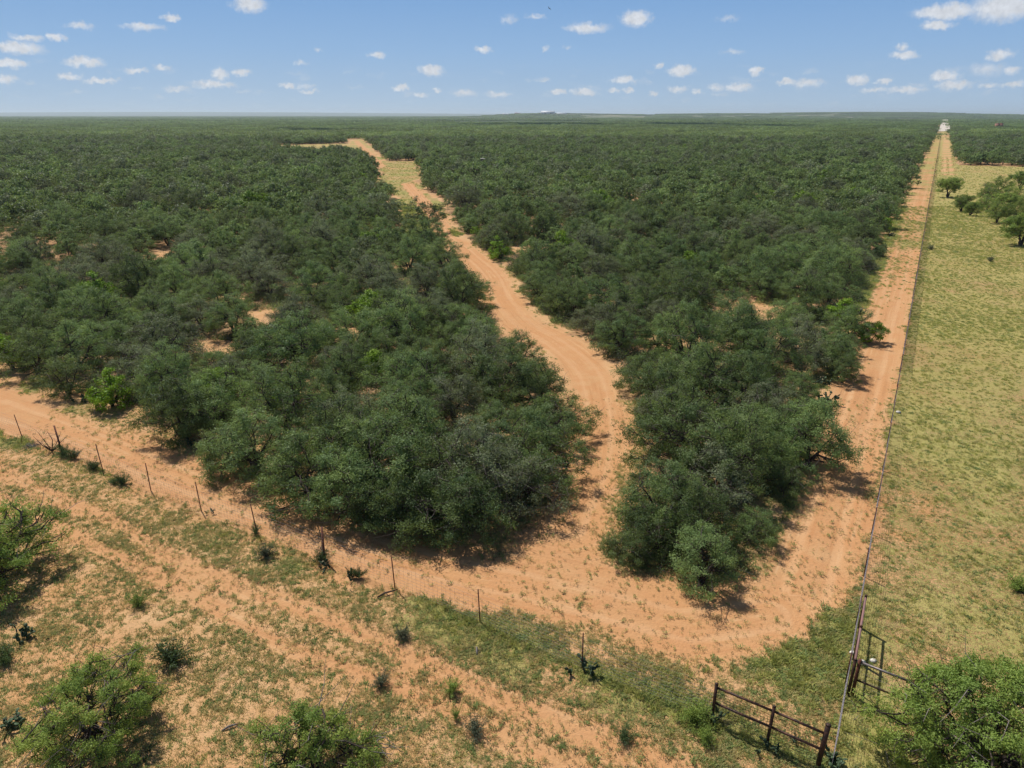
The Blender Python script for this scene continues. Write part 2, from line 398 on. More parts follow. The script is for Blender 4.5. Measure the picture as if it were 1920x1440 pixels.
def ground_material():
    m, nt = new_mat('sandy_ground'); L = nt.links.new
    pos = nd(nt, 'ShaderNodeNewGeometry').outputs['Position']
    def attr(n): return nd(nt, 'ShaderNodeAttribute', attribute_name=n).outputs['Fac']
    cov, lush, packed, litter = attr('cover'), attr('lush'), attr('packed'), attr('litter')
    n_big = noise(nt, pos, .12, 4); n_mid = noise(nt, pos, .9, 4, .6); n_fine = noise(nt, pos, 7, 4, .65); n_vf = noise(nt, pos, 26, 2, .6)
    sand = rgb_mix(nt, maprange(nt, n_big, .3, .7), S_OR, S_TAN)
    sand = rgb_mix(nt, maprange(nt, n_mid, .35, .75, 0, .55), sand, S_PALE)
    # damp, trodden silt: greyish-brown stains with a shape of their own
    stain = noise(nt, pos, .45, 5, .6, .6)
    sand = rgb_mix(nt, maprange(nt, stain, .6, .74, 0, .42), sand, S_SILT)
    sand = rgb_mix(nt, maprange(nt, n_fine, .3, .75, 0, .30), sand, (.36, .19, .10))
    # wheel streaks run lengthwise: noise stretched along the surveyed centre lines
    lat = attr('lat'); alo = attr('alo'); lv = nd(nt, 'ShaderNodeCombineXYZ'); L(mathn(nt, 'MULTIPLY', lat, 3.2), lv.inputs[0]); L(mathn(nt, 'MULTIPLY', alo, .10), lv.inputs[1])
    st = noise(nt, lv.outputs[0], 1.0, 4, .65)
    stf = mathn(nt, 'MULTIPLY', attr('worn'), 1)
    sand = rgb_mix(nt, mathn(nt, 'MULTIPLY', stf, maprange(nt, st, .52, .66, 0, .75)), sand, S_PALE)
    sand = rgb_mix(nt, mathn(nt, 'MULTIPLY', stf, maprange(nt, st, .48, .34, 0, .6)), sand, (.40, .205, .095))
    l2 = attr('lat2'); wl = mathn(nt, 'ABSOLUTE', mathn(nt, 'SUBTRACT', mathn(nt, 'ABSOLUTE', l2), .78))
    wl = mathn(nt, 'ADD', wl, mathn(nt, 'MULTIPLY', mathn(nt, 'SUBTRACT', n_mid, .5), .35))
    # red soil on the roads
    sand = rgb_mix(nt, mathn(nt, 'MULTIPLY', packed, maprange(nt, n_mid, .3, .7, .25, .75)), sand, S_RED)
    sand = rgb_mix(nt, mathn(nt, 'MULTIPLY', stf, maprange(nt, wl, .28, .06, 0, .42)), sand, (.60, .36, .19))
    # leaf litter under the thicket
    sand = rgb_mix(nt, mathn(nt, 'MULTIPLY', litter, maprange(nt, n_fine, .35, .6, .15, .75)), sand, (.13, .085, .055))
    green = rgb_mix(nt, maprange(nt, n_mid, .3, .7), G_OLIVE, G_DRY)
    green = rgb_mix(nt, lush, green, G_LUSH)
    # clumped cover: threshold two noises by the surveyed cover
    cl = mathn(nt, 'ADD', mathn(nt, 'MULTIPLY', n_fine, .55), mathn(nt, 'MULTIPLY', n_vf, .45))
    th = mathn(nt, 'SUBTRACT', .74, mathn(nt, 'MULTIPLY', cov, .40))
    f = mathn(nt, 'DIVIDE', mathn(nt, 'SUBTRACT', cl, th), .10, clamp=True)
    col = rgb_mix(nt, mathn(nt, 'MULTIPLY', f, .82), sand, green)
    # far away the plain is brush canopy
    far = attr('brush')
    cn = noise(nt, pos, .035, 5, .7)
    canopy = rgb_mix(nt, maprange(nt, cn, .35, .65), (.045, .07, .028), (.095, .125, .05))
    patch = noise(nt, pos, .0011, 5, .62); patch2 = noise(nt, pos, .006, 3, .6)
    pf = mathn(nt, 'MULTIPLY', maprange(nt, patch, .585, .62), maprange(nt, patch2, .45, .6))
    pf = mathn(nt, 'MAXIMUM', pf, mathn(nt, 'MULTIPLY', attr('rise'), maprange(nt, patch2, .46, .54)))
    canopy = rgb_mix(nt, mathn(nt, 'MULTIPLY', pf, .7), canopy, (.30, .27, .16))
    col = rgb_mix(nt, far, col, canopy)
    bs = nd(nt, 'ShaderNodeBsdfPrincipled'); L(col, bs.inputs['Base Color'])
    bs.inputs['Roughness'].default_value = .95; bs.inputs['Specular IOR Level'].default_value = .1
    bump = nd(nt, 'ShaderNodeBump'); bump.inputs['Strength'].default_value = .9; bump.inputs['Distance'].default_value = .05
    hb = mathn(nt, 'ADD', mathn(nt, 'ADD', n_fine, mathn(nt, 'MULTIPLY', n_vf, .35)), mathn(nt, 'MULTIPLY', f, .5))
    L(hb, bump.inputs['Height']); L(bump.outputs[0], bs.inputs['Normal'])
    o = nd(nt, 'ShaderNodeOutputMaterial'); L(bs.outputs[0], o.inputs[0])
    return m


S_OR = (.535, .285, .124); S_TAN = (.575, .355, .175); S_PALE = (.64, .43, .235); S_SILT = (.34, .22, .15); S_RED = (.50, .235, .098)
G_OLIVE = (.315, .30, .095); G_DRY = (.41, .355, .125); G_LUSH = (.24, .27, .07)


def leaf_material(name, a, b, young=None, trans=.28, vary=.25):
    """two tones mixed per plant and per clump; leaves let some light through"""
    m, nt = new_mat(name); L = nt.links.new
    oi = nd(nt, 'ShaderNodeObjectInfo').outputs['Random']
    tn = nd(nt, 'ShaderNodeAttribute', attribute_name='tone').outputs['Fac']
    pos = nd(nt, 'ShaderNodeNewGeometry').outputs['Position']
    area = noise(nt, pos, .035, 2)
    k = mathn(nt, 'ADD', mathn(nt, 'MULTIPLY', oi, .45), mathn(nt, 'MULTIPLY', tn, .35))
    k = mathn(nt, 'ADD', k, mathn(nt, 'MULTIPLY', mathn(nt, 'SUBTRACT', area, .5), .8), clamp=True)
    col = rgb_mix(nt, k, a, b)
    if young: col = rgb_mix(nt, mathn(nt, 'MULTIPLY', mathn(nt, 'POWER', tn, 3), .6), col, young)
    br = maprange(nt, mathn(nt, 'FRACT', mathn(nt, 'MULTIPLY', oi, 7.31)), 0, 1, 1 - vary, 1 + vary, False)
    hs = nd(nt, 'ShaderNodeHueSaturation'); L(br, hs.inputs['Value']); L(col, hs.inputs['Color'])
    hs.inputs['Saturation'].default_value = 1
    df = nd(nt, 'ShaderNodeBsdfPrincipled'); L(hs.outputs[0], df.inputs['Base Color'])
    df.inputs['Roughness'].default_value = .55; df.inputs['Specular IOR Level'].default_value = .25
    tr = nd(nt, 'ShaderNodeBsdfTranslucent'); L(rgb_mix(nt, .4, hs.outputs[0], (.26, .32, .05), 'MIX'), tr.inputs['Color'])
    mx = nd(nt, 'ShaderNodeMixShader'); mx.inputs[0].default_value = trans
    L(df.outputs[0], mx.inputs[1]); L(tr.outputs[0], mx.inputs[2])
    o = nd(nt, 'ShaderNodeOutputMaterial'); L(mx.outputs[0], o.inputs[0])
    return m


def solid(name, c1, c2=None, scale=8, rough=.7, metal=0, bump=0, spec=.3):
    m, nt = new_mat(name); L = nt.links.new
    tc = nd(nt, 'ShaderNodeTexCoord').outputs['Object']
    n = noise(nt, tc, scale, 5, .6)
    col = rgb_mix(nt, maprange(nt, n, .35, .68), c1, c2 or tuple(x * .7 for x in c1))
    bs = nd(nt, 'ShaderNodeBsdfPrincipled'); L(col, bs.inputs['Base Color'])
    bs.inputs['Roughness'].default_value = rough; bs.inputs['Metallic'].default_value = metal; bs.inputs['Specular IOR Level'].default_value = spec
    if bump:
        b = nd(nt, 'ShaderNodeBump'); b.inputs['Strength'].default_value = bump; b.inputs['Distance'].default_value = .02
        L(n, b.inputs['Height']); L(b.outputs[0], bs.inputs['Normal'])
    o = nd(nt, 'ShaderNodeOutputMaterial'); L(bs.outputs[0], o.inputs[0]); return m


M_GROUND = ground_material()
M_LEAF = leaf_material('mesquite_leaf', (.090, .160, .060), (.235, .32, .115), (.30, .385, .09), .40, .40)
M_LEAF_G = leaf_material('greyish_mesquite_leaf', (.16, .20, .10), (.26, .285, .155), None, .35, .25)
M_LEAF_N = leaf_material('open_mesquite_leaf', (.18, .28, .06), (.29, .38, .08), (.42, .45, .08), .42)
M_DARK = leaf_material('dark_shrub_leaf', (.05, .095, .035), (.10, .155, .05))
M_LONE = leaf_material('lone_mesquite_leaf', (.06, .095, .035), (.11, .15, .055), None, .3, .1)
M_LIME = leaf_material('lime_shrub_leaf', (.15, .28, .015), (.22, .36, .02), (.28, .38, .03))
M_GREY = leaf_material('grey_brush_leaf', (.10, .12, .075), (.16, .17, .11))
M_BARK = solid('bark', (.075, .055, .045), (.035, .026, .022), 9, .9, bump=.5)
M_TWIG = solid('dead_twig', (.22, .19, .17), (.12, .10, .09), 6, .9)
M_GRASS = leaf_material('grass_blade', (.48, .46, .14), (.33, .40, .10), (.56, .50, .17), .5, .25)
M_DRYG = leaf_material('dry_blade', (.66, .54, .25), (.52, .46, .19), None, .5, .2)
M_WEED = leaf_material('weed_leaf', (.22, .30, .10), (.34, .40, .14), None, .45, .3)
M_CACT = leaf_material('cactus_pad', (.035, .060, .028), (.07, .105, .05), None, .05, .25)
M_CACTY = solid('cactus_dry_pad', (.42, .34, .20), (.25, .2, .12), 5)
M_BLACK = solid('dark_pipe', (.028, .02, .018), (.12, .052, .03), 7, .55, .3)
M_RUST = solid('rusted_steel', (.16, .055, .03), (.09, .04, .03), 9, .75)
M_RUSTRED = solid('red_pipe', (.30, .15, .13), (.22, .14, .13), 4, .6)
M_GALV = solid('weathered_pipe', (.24, .21, .20), (.15, .12, .115), 6, .45, .5)
M_WIRE = solid('galvanised_wire', (.26, .24, .26), (.19, .17, .18), 20, .6, .2)
M_WIRED = solid('dark_wire', (.10, .075, .065), (.06, .045, .04), 20, .6, .4)
M_WHITE = solid('white_sheet', (.78, .78, .77), (.65, .65, .66), .2, .5)
M_WALL = solid('pale_wall', (.55, .52, .46), (.45, .42, .38), .3, .8)
M_TANK = solid('rusty_tank', (.42, .17, .11), (.28, .13, .09), .6, .7)
M_CALI = solid('caliche', (.62, .55, .47), (.5, .43, .35), .05, .95)
M_WOODG = solid('grey_wood', (.17, .13, .11), (.1, .08, .07), 4, .9)
M_BLACKB = solid('bird_feather', (.02, .018, .017), (.03, .028, .025), 4, .8)
M_CLOUD = solid('cloud', (.8, .8, .8), (.75, .76, .78), .01, 1)
M_STONE = solid('bleached_stone', (.75, .70, .62), (.5, .45, .38), 6, .9)

# ------------------------------------------------------------------ mesh building
class MB:
    def __init__(self): self.v = []; self.q = []; self.n = 0; self.t = []; self.mi = []; self.tone = []
    def add(self, verts, faces, mi=0, tone=.5):
        verts = np.asarray(verts, float).reshape(-1, 3); faces = np.asarray(faces, np.int64)
        self.v.append(verts); self.q.append(faces + self.n); self.n += len(verts)
        self.mi.append(np.full(len(faces), mi)); 
        self.tone.append(np.broadcast_to(np.asarray(tone, float), (len(faces),)).copy())
    def tube(self, pts, rad, sides=6, mi=0, cap=True):
        pts = [np.asarray(p, float) for p in pts]; rad = rad if hasattr(rad, '__len__') else [rad] * len(pts)
        rings = []
        for i, p in enumerate(pts):
            d = pts[min(i + 1, len(pts) - 1)] - pts[max(i - 1, 0)]; d = d / (np.linalg.norm(d) + 1e-9)
            a = np.array((0, 0, 1.)) if abs(d[2]) < .9 else np.array((1., 0, 0))
            u = np.cross(d, a); u /= np.linalg.norm(u); v = np.cross(d, u)
            th = np.arange(sides) * 2 * math.pi / sides
            rings.append(p + rad[i] * (np.cos(th)[:, None] * u + np.sin(th)[:, None] * v))
        V_ = np.concatenate(rings); f = []
        for i in range(len(pts) - 1):
            for k in range(sides):
                k2 = (k + 1) % sides; f.append((i * sides + k, i * sides + k2, (i + 1) * sides + k2, (i + 1) * sides + k))
        if cap and sides == 4: f += [(0, 1, 2, 3)[::-1], tuple(len(V_) - 4 + k for k in range(4))]
        elif cap and sides > 4:
            c = len(V_); V_ = np.concatenate([V_, [pts[0]], [pts[-1]]]); b = (len(pts) - 1) * sides
            for k in range(0, sides, 2):
                f.append((c, (k + 2) % sides, k + 1, k)); f.append((c + 1, b + k, b + k + 1, b + (k + 2) % sides))
        self.add(V_, f, mi)
    def box(self, c, size, rz=0, mi=0):
        sx, sy, sz = [s / 2 for s in size]
        v = np.array([(x, y, z) for z in (-sz, sz) for x, y in ((-sx, -sy), (sx, -sy), (sx, sy), (-sx, sy))])
        ca, sa = math.cos(rz), math.sin(rz)
        v = np.stack([v[:, 0] * ca - v[:, 1] * sa, v[:, 0] * sa + v[:, 1] * ca, v[:, 2]], 1) + np.asarray(c)
        self.add(v, [(3, 2, 1, 0), (4, 5, 6, 7), (0, 1, 5, 4), (1, 2, 6, 5), (2, 3, 7, 6), (3, 0, 4, 7)], mi)
    def leaves(self, c, ln, wd, tone, mi=0, up=.35, r=None, nrm=None):
        """c: (N,3) centres; one small rhombus per leaf"""
        r = r or rng; n = len(c)
        d = r.normal(size=(n, 3)); d[:, 2] = d[:, 2] * .7 + up; d /= np.linalg.norm(d, axis=1)[:, None]
        nn = r.normal(size=(n, 3)) if nrm is None else nrm + r.normal(size=(n, 3)) * .55
        e = np.cross(d, nn); e /= np.linalg.norm(e, axis=1)[:, None] + 1e-9
        if nrm is not None: d = np.cross(nn, e); d /= np.linalg.norm(d, axis=1)[:, None] + 1e-9
        ln = (ln * r.uniform(.6, 1.35, n))[:, None]; wd = (wd * r.uniform(.7, 1.3, n))[:, None]
        V_ = np.stack([c - d * ln / 2, c + e * wd / 2, c + d * ln / 2, c - e * wd / 2], 1).reshape(-1, 3)
        self.add(V_, np.arange(4 * n).reshape(n, 4), mi, tone)
    def mesh(self, name, mats):
        me = bpy.data.meshes.new(name); v = np.concatenate(self.v); q = np.concatenate(self.q)
        me.vertices.add(len(v)); me.vertices.foreach_set('co', v.astype(np.float32).ravel())
        me.loops.add(q.size); me.loops.foreach_set('vertex_index', q.astype(np.int32).ravel())
        me.polygons.add(len(q)); me.polygons.foreach_set('loop_start', (np.arange(len(q)) * q.shape[1]).astype(np.int32))
        me.polygons.foreach_set('material_index', np.concatenate(self.mi).astype(np.int32))
        for m in (mats if isinstance(mats, (list, tuple)) else [mats]): me.materials.append(m)
        a = me.attributes.new('tone', 'FLOAT', 'FACE'); a.data.foreach_set('value', np.concatenate(self.tone).astype(np.float32))
        me.update(calc_edges=True); return me


def link(name, me, parent=None, loc=None, coll=None):
    o = bpy.data.objects.new(name, me); (coll or sc.collection).objects.link(o)
    if parent is not None: o.parent = parent
    if loc is not None: o.location = loc
    return o


def tag(o, label=None, cat=None, group=None, kind=None):
    if label: o['label'] = label
    if cat: o['category'] = cat
    if group: o['group'] = group
    if kind: o['kind'] = kind
    return o


def thing(name, label, cat, loc=(0, 0, 0), rz=0, group=None):
    o = bpy.data.objects.new(name, None); sc.collection.objects.link(o); o.empty_display_size = .3
    o.location = loc; o.rotation_euler = (0, 0, rz); return tag(o, label, cat, group)


# ------------------------------------------------------------------ ground, roads
def axis(near0, near1, step, steps2, far_lo, far_hi, gr=1.06):
    a = list(np.arange(near0, near1, step)); x = near1; s = step
    for end, st in steps2:
        while x < end: a.append(x); x += st
        s = st
    while x < far_hi: a.append(x); s *= gr; x += s
    a.append(far_hi); b = []; x = near0; s = step
    for end, st in steps2:
        while x > near0 - (end - near1) and x > far_lo: x -= st; b.append(x)
        s = st
    while x > far_lo: s *= gr; x -= s; b.append(max(x, far_lo))
    return np.array(sorted(set(round(float(k), 4) for k in b + a)))


def build_ground():
    xs = axis(-30, 27, .25, [(60, .5), (340, 2.0)], -42000, 42000, 1.08)
    ys = axis(12, 46, .25, [(110, .5), (200, 1.2), (520, 3.0)], -1500, 42000, 1.06)
    nx, ny = len(xs), len(ys)
    X, Y = np.meshgrid(xs, ys); X = X.ravel(); Y = Y.ravel()
    cov, lush, packed, dark, p = cover_fields(X, Y)
    Z = height(X, Y)
    near = 1 - sstep(60, 120, np.hypot(X, Y))
    # roads worn a little lower, ruts pressed in, small hummocks on the grass
    Z = Z - near * .05 * packed - near * .05 * np.exp(-((np.abs(p['t'] - 2.15) - .8) / .25) ** 2) * (p['s'] > 8) * (p['t'] > 0)
    Z = Z + near * (fbm(X, Y, .8, 77) - .5) * .07 * (1 - .6 * packed)
    wc = wood_clearance(X, Y, p)
    D = np.hypot(X, Y)
    brush = sstep(700, 1100, D) * (wc > 0)
    dC, aC = seg_dist(X, Y, ROAD_C); dA, aA = seg_dist(X, Y, ROAD_A); dD, aD = seg_dist(X, Y, [(a_ + b_) / 2 for a_, b_ in zip(D1, D2)])
    # signed side so both wheel lines differ
    lat = np.where(dA < 2.6, dA + (p['s'] > -9) * 0, dC); alo = np.where(dA < 2.6, aA, aC)
    isB = (p['t'] > -.3) & (p['t'] < 4.6) & (p['s'] > 8); lat = np.where(isB, p['t'], lat); alo = np.where(isB, p['s'], alo)
    lat2 = np.where(isB, p['t'] - 1.95, np.where((dA < 2.6) | (dC < 2.2), lat, 9))
    isD = (p['sideT'] > .3) & (p['t'] > 0); lat = np.where(isD, dD, lat); alo = np.where(isD, aD, alo)
    worn = np.where(isD, packed, packed * (np.where(isB, 1, sstep(-3.2, -1.2, np.where(p['j'] < 0, p['j'] * 1.0, 9)) * .6 + .4)))
    idx = np.arange(nx * ny).reshape(ny, nx)
    F = np.stack([idx[:-1, :-1], idx[:-1, 1:], idx[1:, 1:], idx[1:, :-1]], -1).reshape(-1, 4)
    fr = p['road'][F].mean(1); ff = np.minimum(p['rut'][F].mean(1), 9)
    s_, t_ = p['s'][F].mean(1), p['t'][F].mean(1)
    cat = np.zeros(len(F), int)
    rr = p['rC'][F].mean(1)
    Df = D[F].mean(1)
    isr = (fr < .1) & (Df < 900)
    cat[isr] = 1
    cat[isr & (t_ < 4.4) & (t_ > -.2) & (s_ > 12)] = 2
    cat[(ff < .1) & (s_ < 0) & (t_ > 0) & (Df < 90)] = 3
    for k, nm, lab in ((0, 'ground', 'sandy ground with patchy olive grass, bare orange soil under the thicket'),
                       (1, 'dirt_road', 'winding orange dirt road and the sandy junction it joins'),
                       (2, 'fence_road', 'straight sandy two-track road running beside the long wire fence'),
                       (3, 'track', 'pair of faint sandy wheel tracks outside the post fence')):
        f = F[cat == k]; used, inv = np.unique(f, return_inverse=True); f = inv.reshape(f.shape)
        me = bpy.data.meshes.new(nm); v = np.stack([X, Y, Z], 1)[used]
        me.vertices.add(len(v)); me.vertices.foreach_set('co', v.astype(np.float32).ravel())
        me.loops.add(f.size); me.loops.foreach_set('vertex_index', f.astype(np.int32).ravel())
        me.polygons.add(len(f)); me.polygons.foreach_set('loop_start', (np.arange(len(f)) * 4).astype(np.int32))
        me.polygons.foreach_set('use_smooth', np.ones(len(f), bool))
        me.materials.append(M_GROUND)
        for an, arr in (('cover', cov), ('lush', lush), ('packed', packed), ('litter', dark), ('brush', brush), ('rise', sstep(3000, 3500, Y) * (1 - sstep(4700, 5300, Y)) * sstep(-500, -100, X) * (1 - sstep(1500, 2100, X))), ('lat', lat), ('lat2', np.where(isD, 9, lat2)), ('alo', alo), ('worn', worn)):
            a = me.attributes.new(an, 'FLOAT', 'POINT'); a.data.foreach_set('value', arr[used].astype(np.float32))
        me.update(calc_edges=True)
        tag(link(nm, me), lab, None, None, 'structure')


build_ground()

# ------------------------------------------------------------------ plant prototypes
def make_tree(seed, Rr=2.8, H=4.3, puffs=62, leaves=190, ln=.17, wd=.06, low=.35, stems=3, puff_r=.55, twig=.5, dens_top=1., flat=.5, lmat=M_LEAF, open_=0.0, trunkz=.55, sides=5):
    r = np.random.default_rng(seed)
    lob = [(r.uniform(.06, .2), k, r.uniform(0, 6.28)) for k in (2, 3, 5)]
    cs = []
    for i in range(puffs):
        for _ in range(20):
            th = r.uniform(0, 2 * math.pi); q = math.sqrt(r.uniform(0, 1))
            Rl = Rr * (1 + sum(a * math.cos(k * th + f) for a, k, f in lob)) * r.uniform(.82, 1.14)
            top = H * (1 - flat * q ** 2.2) * r.uniform(.88, 1.08) - puff_r * .7
            z = top - (abs(r.normal()) * .35 if r.random() < .60 else r.uniform(.3, 1) * (top - low * H * (.5 + .5 * (1 - q))))
            z = max(z, .3 + .3 * r.random())
            c = np.array((math.cos(th) * q * (Rl - puff_r * .6), math.sin(th) * q * (Rl - puff_r * .6), z))
            if all(np.linalg.norm((c - o) * (1, 1, 1.4)) > puff_r * .95 for o in cs): break
        cs.append(c)
    cs = np.array(cs)
    wood = MB(); tips = []
    base = np.array((0, 0, -.15))
    st = []
    for k in range(stems):
        th = k * 6.283 / stems + r.uniform(-.6, .6); le = r.uniform(.25, .5) * Rr
        pts = [base.copy()]
        for j in range(1, 6):
            f = j / 5
            pts.append(np.array((math.cos(th) * le * f ** 1.2 + r.normal() * .08, math.sin(th) * le * f ** 1.2 + r.normal() * .08, H * trunkz * f)))
        rad = [.13 * (1 - .16 * j) * (H / 4.3) for j in range(6)]
        wood.tube(pts, rad, sides + 1, 0, False); st.append((pts, rad))
    for c in cs:
        best = None
        for pts, rad in st:
            for j in range(1, 6):
                d = np.linalg.norm(pts[j] - c) + (0 if pts[j][2] < c[2] + .3 else 2)
                if best is None or d < best[0]: best = (d, pts[j], rad[j])
        a = best[1]; mid = (a + c) / 2 + r.normal(size=3) * .18 + (0, 0, -.12)
        q1 = a + (mid - a) * .5 + r.normal(size=3) * .06
        wood.tube([a, q1, mid, (mid + c) / 2 + r.normal(size=3) * .08, c], [best[2] * .55, best[2] * .42, .028, .02, .012], 4, 0, False)
        for _ in range(4):
            e = c + r.normal(size=3) * puff_r * .7; wood.tube([mid + (c - mid) * r.uniform(.3, .9), (c + e) / 2, e], [.012, .009, .005], 3, 0, False)
    for _ in range(int(puffs * twig)):
        c = cs[r.integers(len(cs))]; o = c; e = o + r.normal(size=3) * (.6, .6, .4)
        wood.tube([o, (o + e) / 2 + r.normal(size=3) * .08, e], [.014, .01, .005], 3, 1, False)
    crown = MB()
    pt = r.uniform(0, 1, len(cs))
    for c, t in zip(cs, pt):
        n = int(leaves * r.uniform(.5, 1.35) * (1 - open_ * r.random()))
        # a puff is itself a few sprays
        sub = c + r.normal(size=(6, 3)) * puff_r * (.46, .46, .30)
        k = r.integers(0, 6, n)
        off = r.normal(size=(n, 3)) * puff_r * (.27, .27, .17)
        pos = sub[k] + off
        tone = np.clip(t * .7 + .3 * r.random(n), 0, 1)
        pos[:, 2] = np.maximum(pos[:, 2], .08)
        out = (pos - c) / puff_r + (c - (0, 0, H * .45)) / Rr * .45 + (0, 0, .45)
        out /= np.linalg.norm(out, axis=1)[:, None] + 1e-9
        crown.leaves(pos, ln, wd, tone, 0, .25, r, out)
    return wood, crown, lmat


class Kind:
    def __init__(s, w_, c_, lm, name): s.wood = w_.mesh(name + '_trunk', [M_BARK, M_TWIG]); s.crown = c_.mesh(name + '_crown', lm)


KINDS = []
for i in range(9):
    r_ = random.Random(i)
    w_, c_, lm = make_tree(100 + i, Rr=[2.9, 2.5, 3.2, 2.7, 3.0, 2.4, 2.8, 3.1, 2.6][i], H=[4.3, 4.8, 4.0, 4.5, 3.8, 4.2, 5.0, 4.4, 3.6][i], puffs=[64, 58, 74, 60, 66, 50, 64, 70, 52][i],
                           leaves=330, ln=.125, wd=.045, low=[.15, .3, .2, .1, .25, .15, .3, .2, .1][i], stems=3 + i % 2, puff_r=.56, twig=.8 if i not in (4, 7) else 2.8, lmat=M_LEAF if i not in (4, 7) else M_LEAF_G, open_=0 if i not in (4, 7) else .5)
    KINDS.append(Kind(w_, c_, lm, 'mesquite'))


def grow(kind, loc, s, rz, label, group, name='mesquite_tree', cat='tree', sz=None, crown_mat=None):
    t = thing(name, label, cat, loc, rz, group); t.scale = (s, s, sz or s)
    a = link('trunk', kind.wood, t); b = link('crown', kind.crown, t)
    if crown_mat:
        b.material_slots[0].link = 'OBJECT'; b.material_slots[0].material = crown_mat
    return t


# ------------------------------------------------------------------ where the trees stand
def poisson(xy, rad, taken=()):
    """sequential dart throwing; rad per candidate"""
    cell = 3.0; grid = {}
    def key(p): return (int(p[0] // cell), int(p[1] // cell))
    for p, r in taken: grid.setdefault(key(p), []).append((p[0], p[1], r))
    keep = []
    for i, (p, r) in enumerate(zip(xy, rad)):
        kx, ky = key(p); ok = True
        for a in (-1, 0, 1):
            for b in (-1, 0, 1):
                for (x, y, r2) in grid.get((kx + a, ky + b), ()):
                    if (x - p[0]) ** 2 + (y - p[1]) ** 2 < ((r + r2) * .5) ** 2: ok = False; break
                if not ok: break
            if not ok: break
        if ok: grid.setdefault((kx, ky), []).append((p[0], p[1], r)); keep.append(i)
    return keep


# hand-placed front rows: pixel of the crown's middle, kind, scale
HAND = [(1590, 640, 8, .55), (1583, 690, 5, .5), (1560, 640, 3, .6), (1500, 720, 8, .6),   # left thicket, front row along the lower road
    (60, 655, 3, .85), (140, 640, 0, .95), (120, 700, 8, .8), (270, 690, 4, .85), (330, 760, 5, .95), (395, 745, 2, .9), (470, 815, 3, .95), (530, 745, 6, .95), (420, 830, 8, .75),
    (575, 860, 0, 1.0), (640, 800, 1, .9), (655, 900, 3, .85), (720, 850, 6, 1.05), (760, 795, 1, 1.05), (735, 935, 8, .8), (810, 900, 2, 1.0), (870, 940, 5, .85), (890, 860, 7, 1.0), (960, 900, 4, .85),
    (990, 820, 0, .95), (1040, 778, 2, .8), (995, 885, 8, .75), (930, 790, 5, .8), (1008, 715, 3, .88), (930, 690, 6, .95), (850, 740, 4, .85), (770, 700, 0, .95), (975, 645, 5, .75), (900, 630, 1, .8),
    (860, 590, 2, .85), (890, 540, 5, .8),
    # tongue of thicket between the winding road and the fence road
    (1250, 915, 0, .82), (1235, 985, 8, .68), (1310, 960, 3, .7), (1322, 1035, 5, .66), (1185, 1020, 8, .45), (1290, 800, 2, 1.05), (1250, 770, 4, .78), (1380, 840, 1, .95), (1340, 880, 7, .8), (1525, 815, 3, .85), (1480, 800, 5, .75),
    (1410, 790, 6, .7), (1440, 850, 5, .6), (1420, 980, 8, .5), (1470, 890, 8, .55), (1215, 690, 2, .78), (1320, 690, 0, 1.0), (1400, 700, 3, .9), (1500, 640, 7, .9), (1570, 660, 5, .75), (1600, 600, 0, .75), (1445, 760, 4, .8),
    (1165, 615, 6, .8), (1075, 560, 1, .8), (1010, 530, 3, .8)]
hand = []
for (px, py, k, s) in HAND:
    H_ = [4.3, 4.8, 4.0, 4.5, 3.8, 4.2, 5.0, 4.4, 3.6][k] * s
    q = at(px, py, H_ * .52); hand.append((q[0], q[1], k, s))
HX = np.array([h[0] for h in hand]); HY = np.array([h[1] for h in hand])

LIME = [(205, 735, .8), (395, 705, .7), (18, 668, .9), (185, 535, .9), (690, 560, .85), (765, 900, .62), (790, 945, .5), (1130, 380, 1.2), (690, 440, .8), (1540, 340, 1.2), (1585, 560, .6), (1300, 480, .8), (935, 452, .7), (700, 650, .6), (1640, 590, .5), (530, 700, .5), (1060, 450, .9), (480, 380, 1.3)]
lime_xy = [(at(a, b, 1.0 if i in (0, 2, 5, 6) else 2.4), c) for i, (a, b, c) in enumerate(LIME)]

N = 60000
cand = np.stack([rng.uniform(-150, 230, N), rng.uniform(18, 190, N)], 1)
szs = np.clip(rng.normal(.86, .19, N), .42, 1.3)
wc = wood_clearance(cand[:, 0], cand[:, 1])
ok = (wc > szs * 2.35) & (np.abs(cand[:, 0]) < cand[:, 1] * .95 + 14)
cand, szs = cand[ok], szs[ok]
# a few ragged gaps inside the thicket
gap = fbm(cand[:, 0], cand[:, 1], 11, 91); ok = gap > .33
cand, szs = cand[ok], szs[ok]
taken = [((h[0], h[1]), h[3] * 3.6) for h in hand] + [((q[0], q[1]), 2.4 * c) for q, c in lime_xy]
keep = poisson(cand, szs * 3.75, taken)
near = [(h[0], h[1], h[2], h[3], True) for h in hand] + [(cand[i, 0], cand[i, 1], int(rng.integers(9)), szs[i], False) for i in keep]
# small saplings and brush fill the seams
NS = 60000
c2 = np.stack([rng.uniform(-150, 230, NS), rng.uniform(18, 190, NS)], 1); wc2 = wood_clearance(c2[:, 0], c2[:, 1])
dA2 = seg_dist(c2[:, 0], c2[:, 1], ROAD_A)[0]; s2_, t2_ = ft(c2[:, 0], c2[:, 1])
c2 = c2[(wc2 > np.where((dA2 < 7) | (t2_ < 8), .45, .8)) & (np.abs(c2[:, 0]) < c2[:, 1] * .95 + 14)]


def pix(x, y, z):
    c, s = math.cos(PITCH), math.sin(PITCH); dz = z - CAM_H
    dep = y * c - dz * s; v = y * s + dz * c
    return 960 + F_PX * x / dep, 720 - F_PX * v / dep, dep


def score(x, y, s):
    px, py, dep = pix(x, y, 2.2)
    m = 3.0 * s / dep * F_PX
    return -1 if (px < -m * .8 or px > 1920 + m * .8 or py < 0 or py > 1440 + m) else s / dep


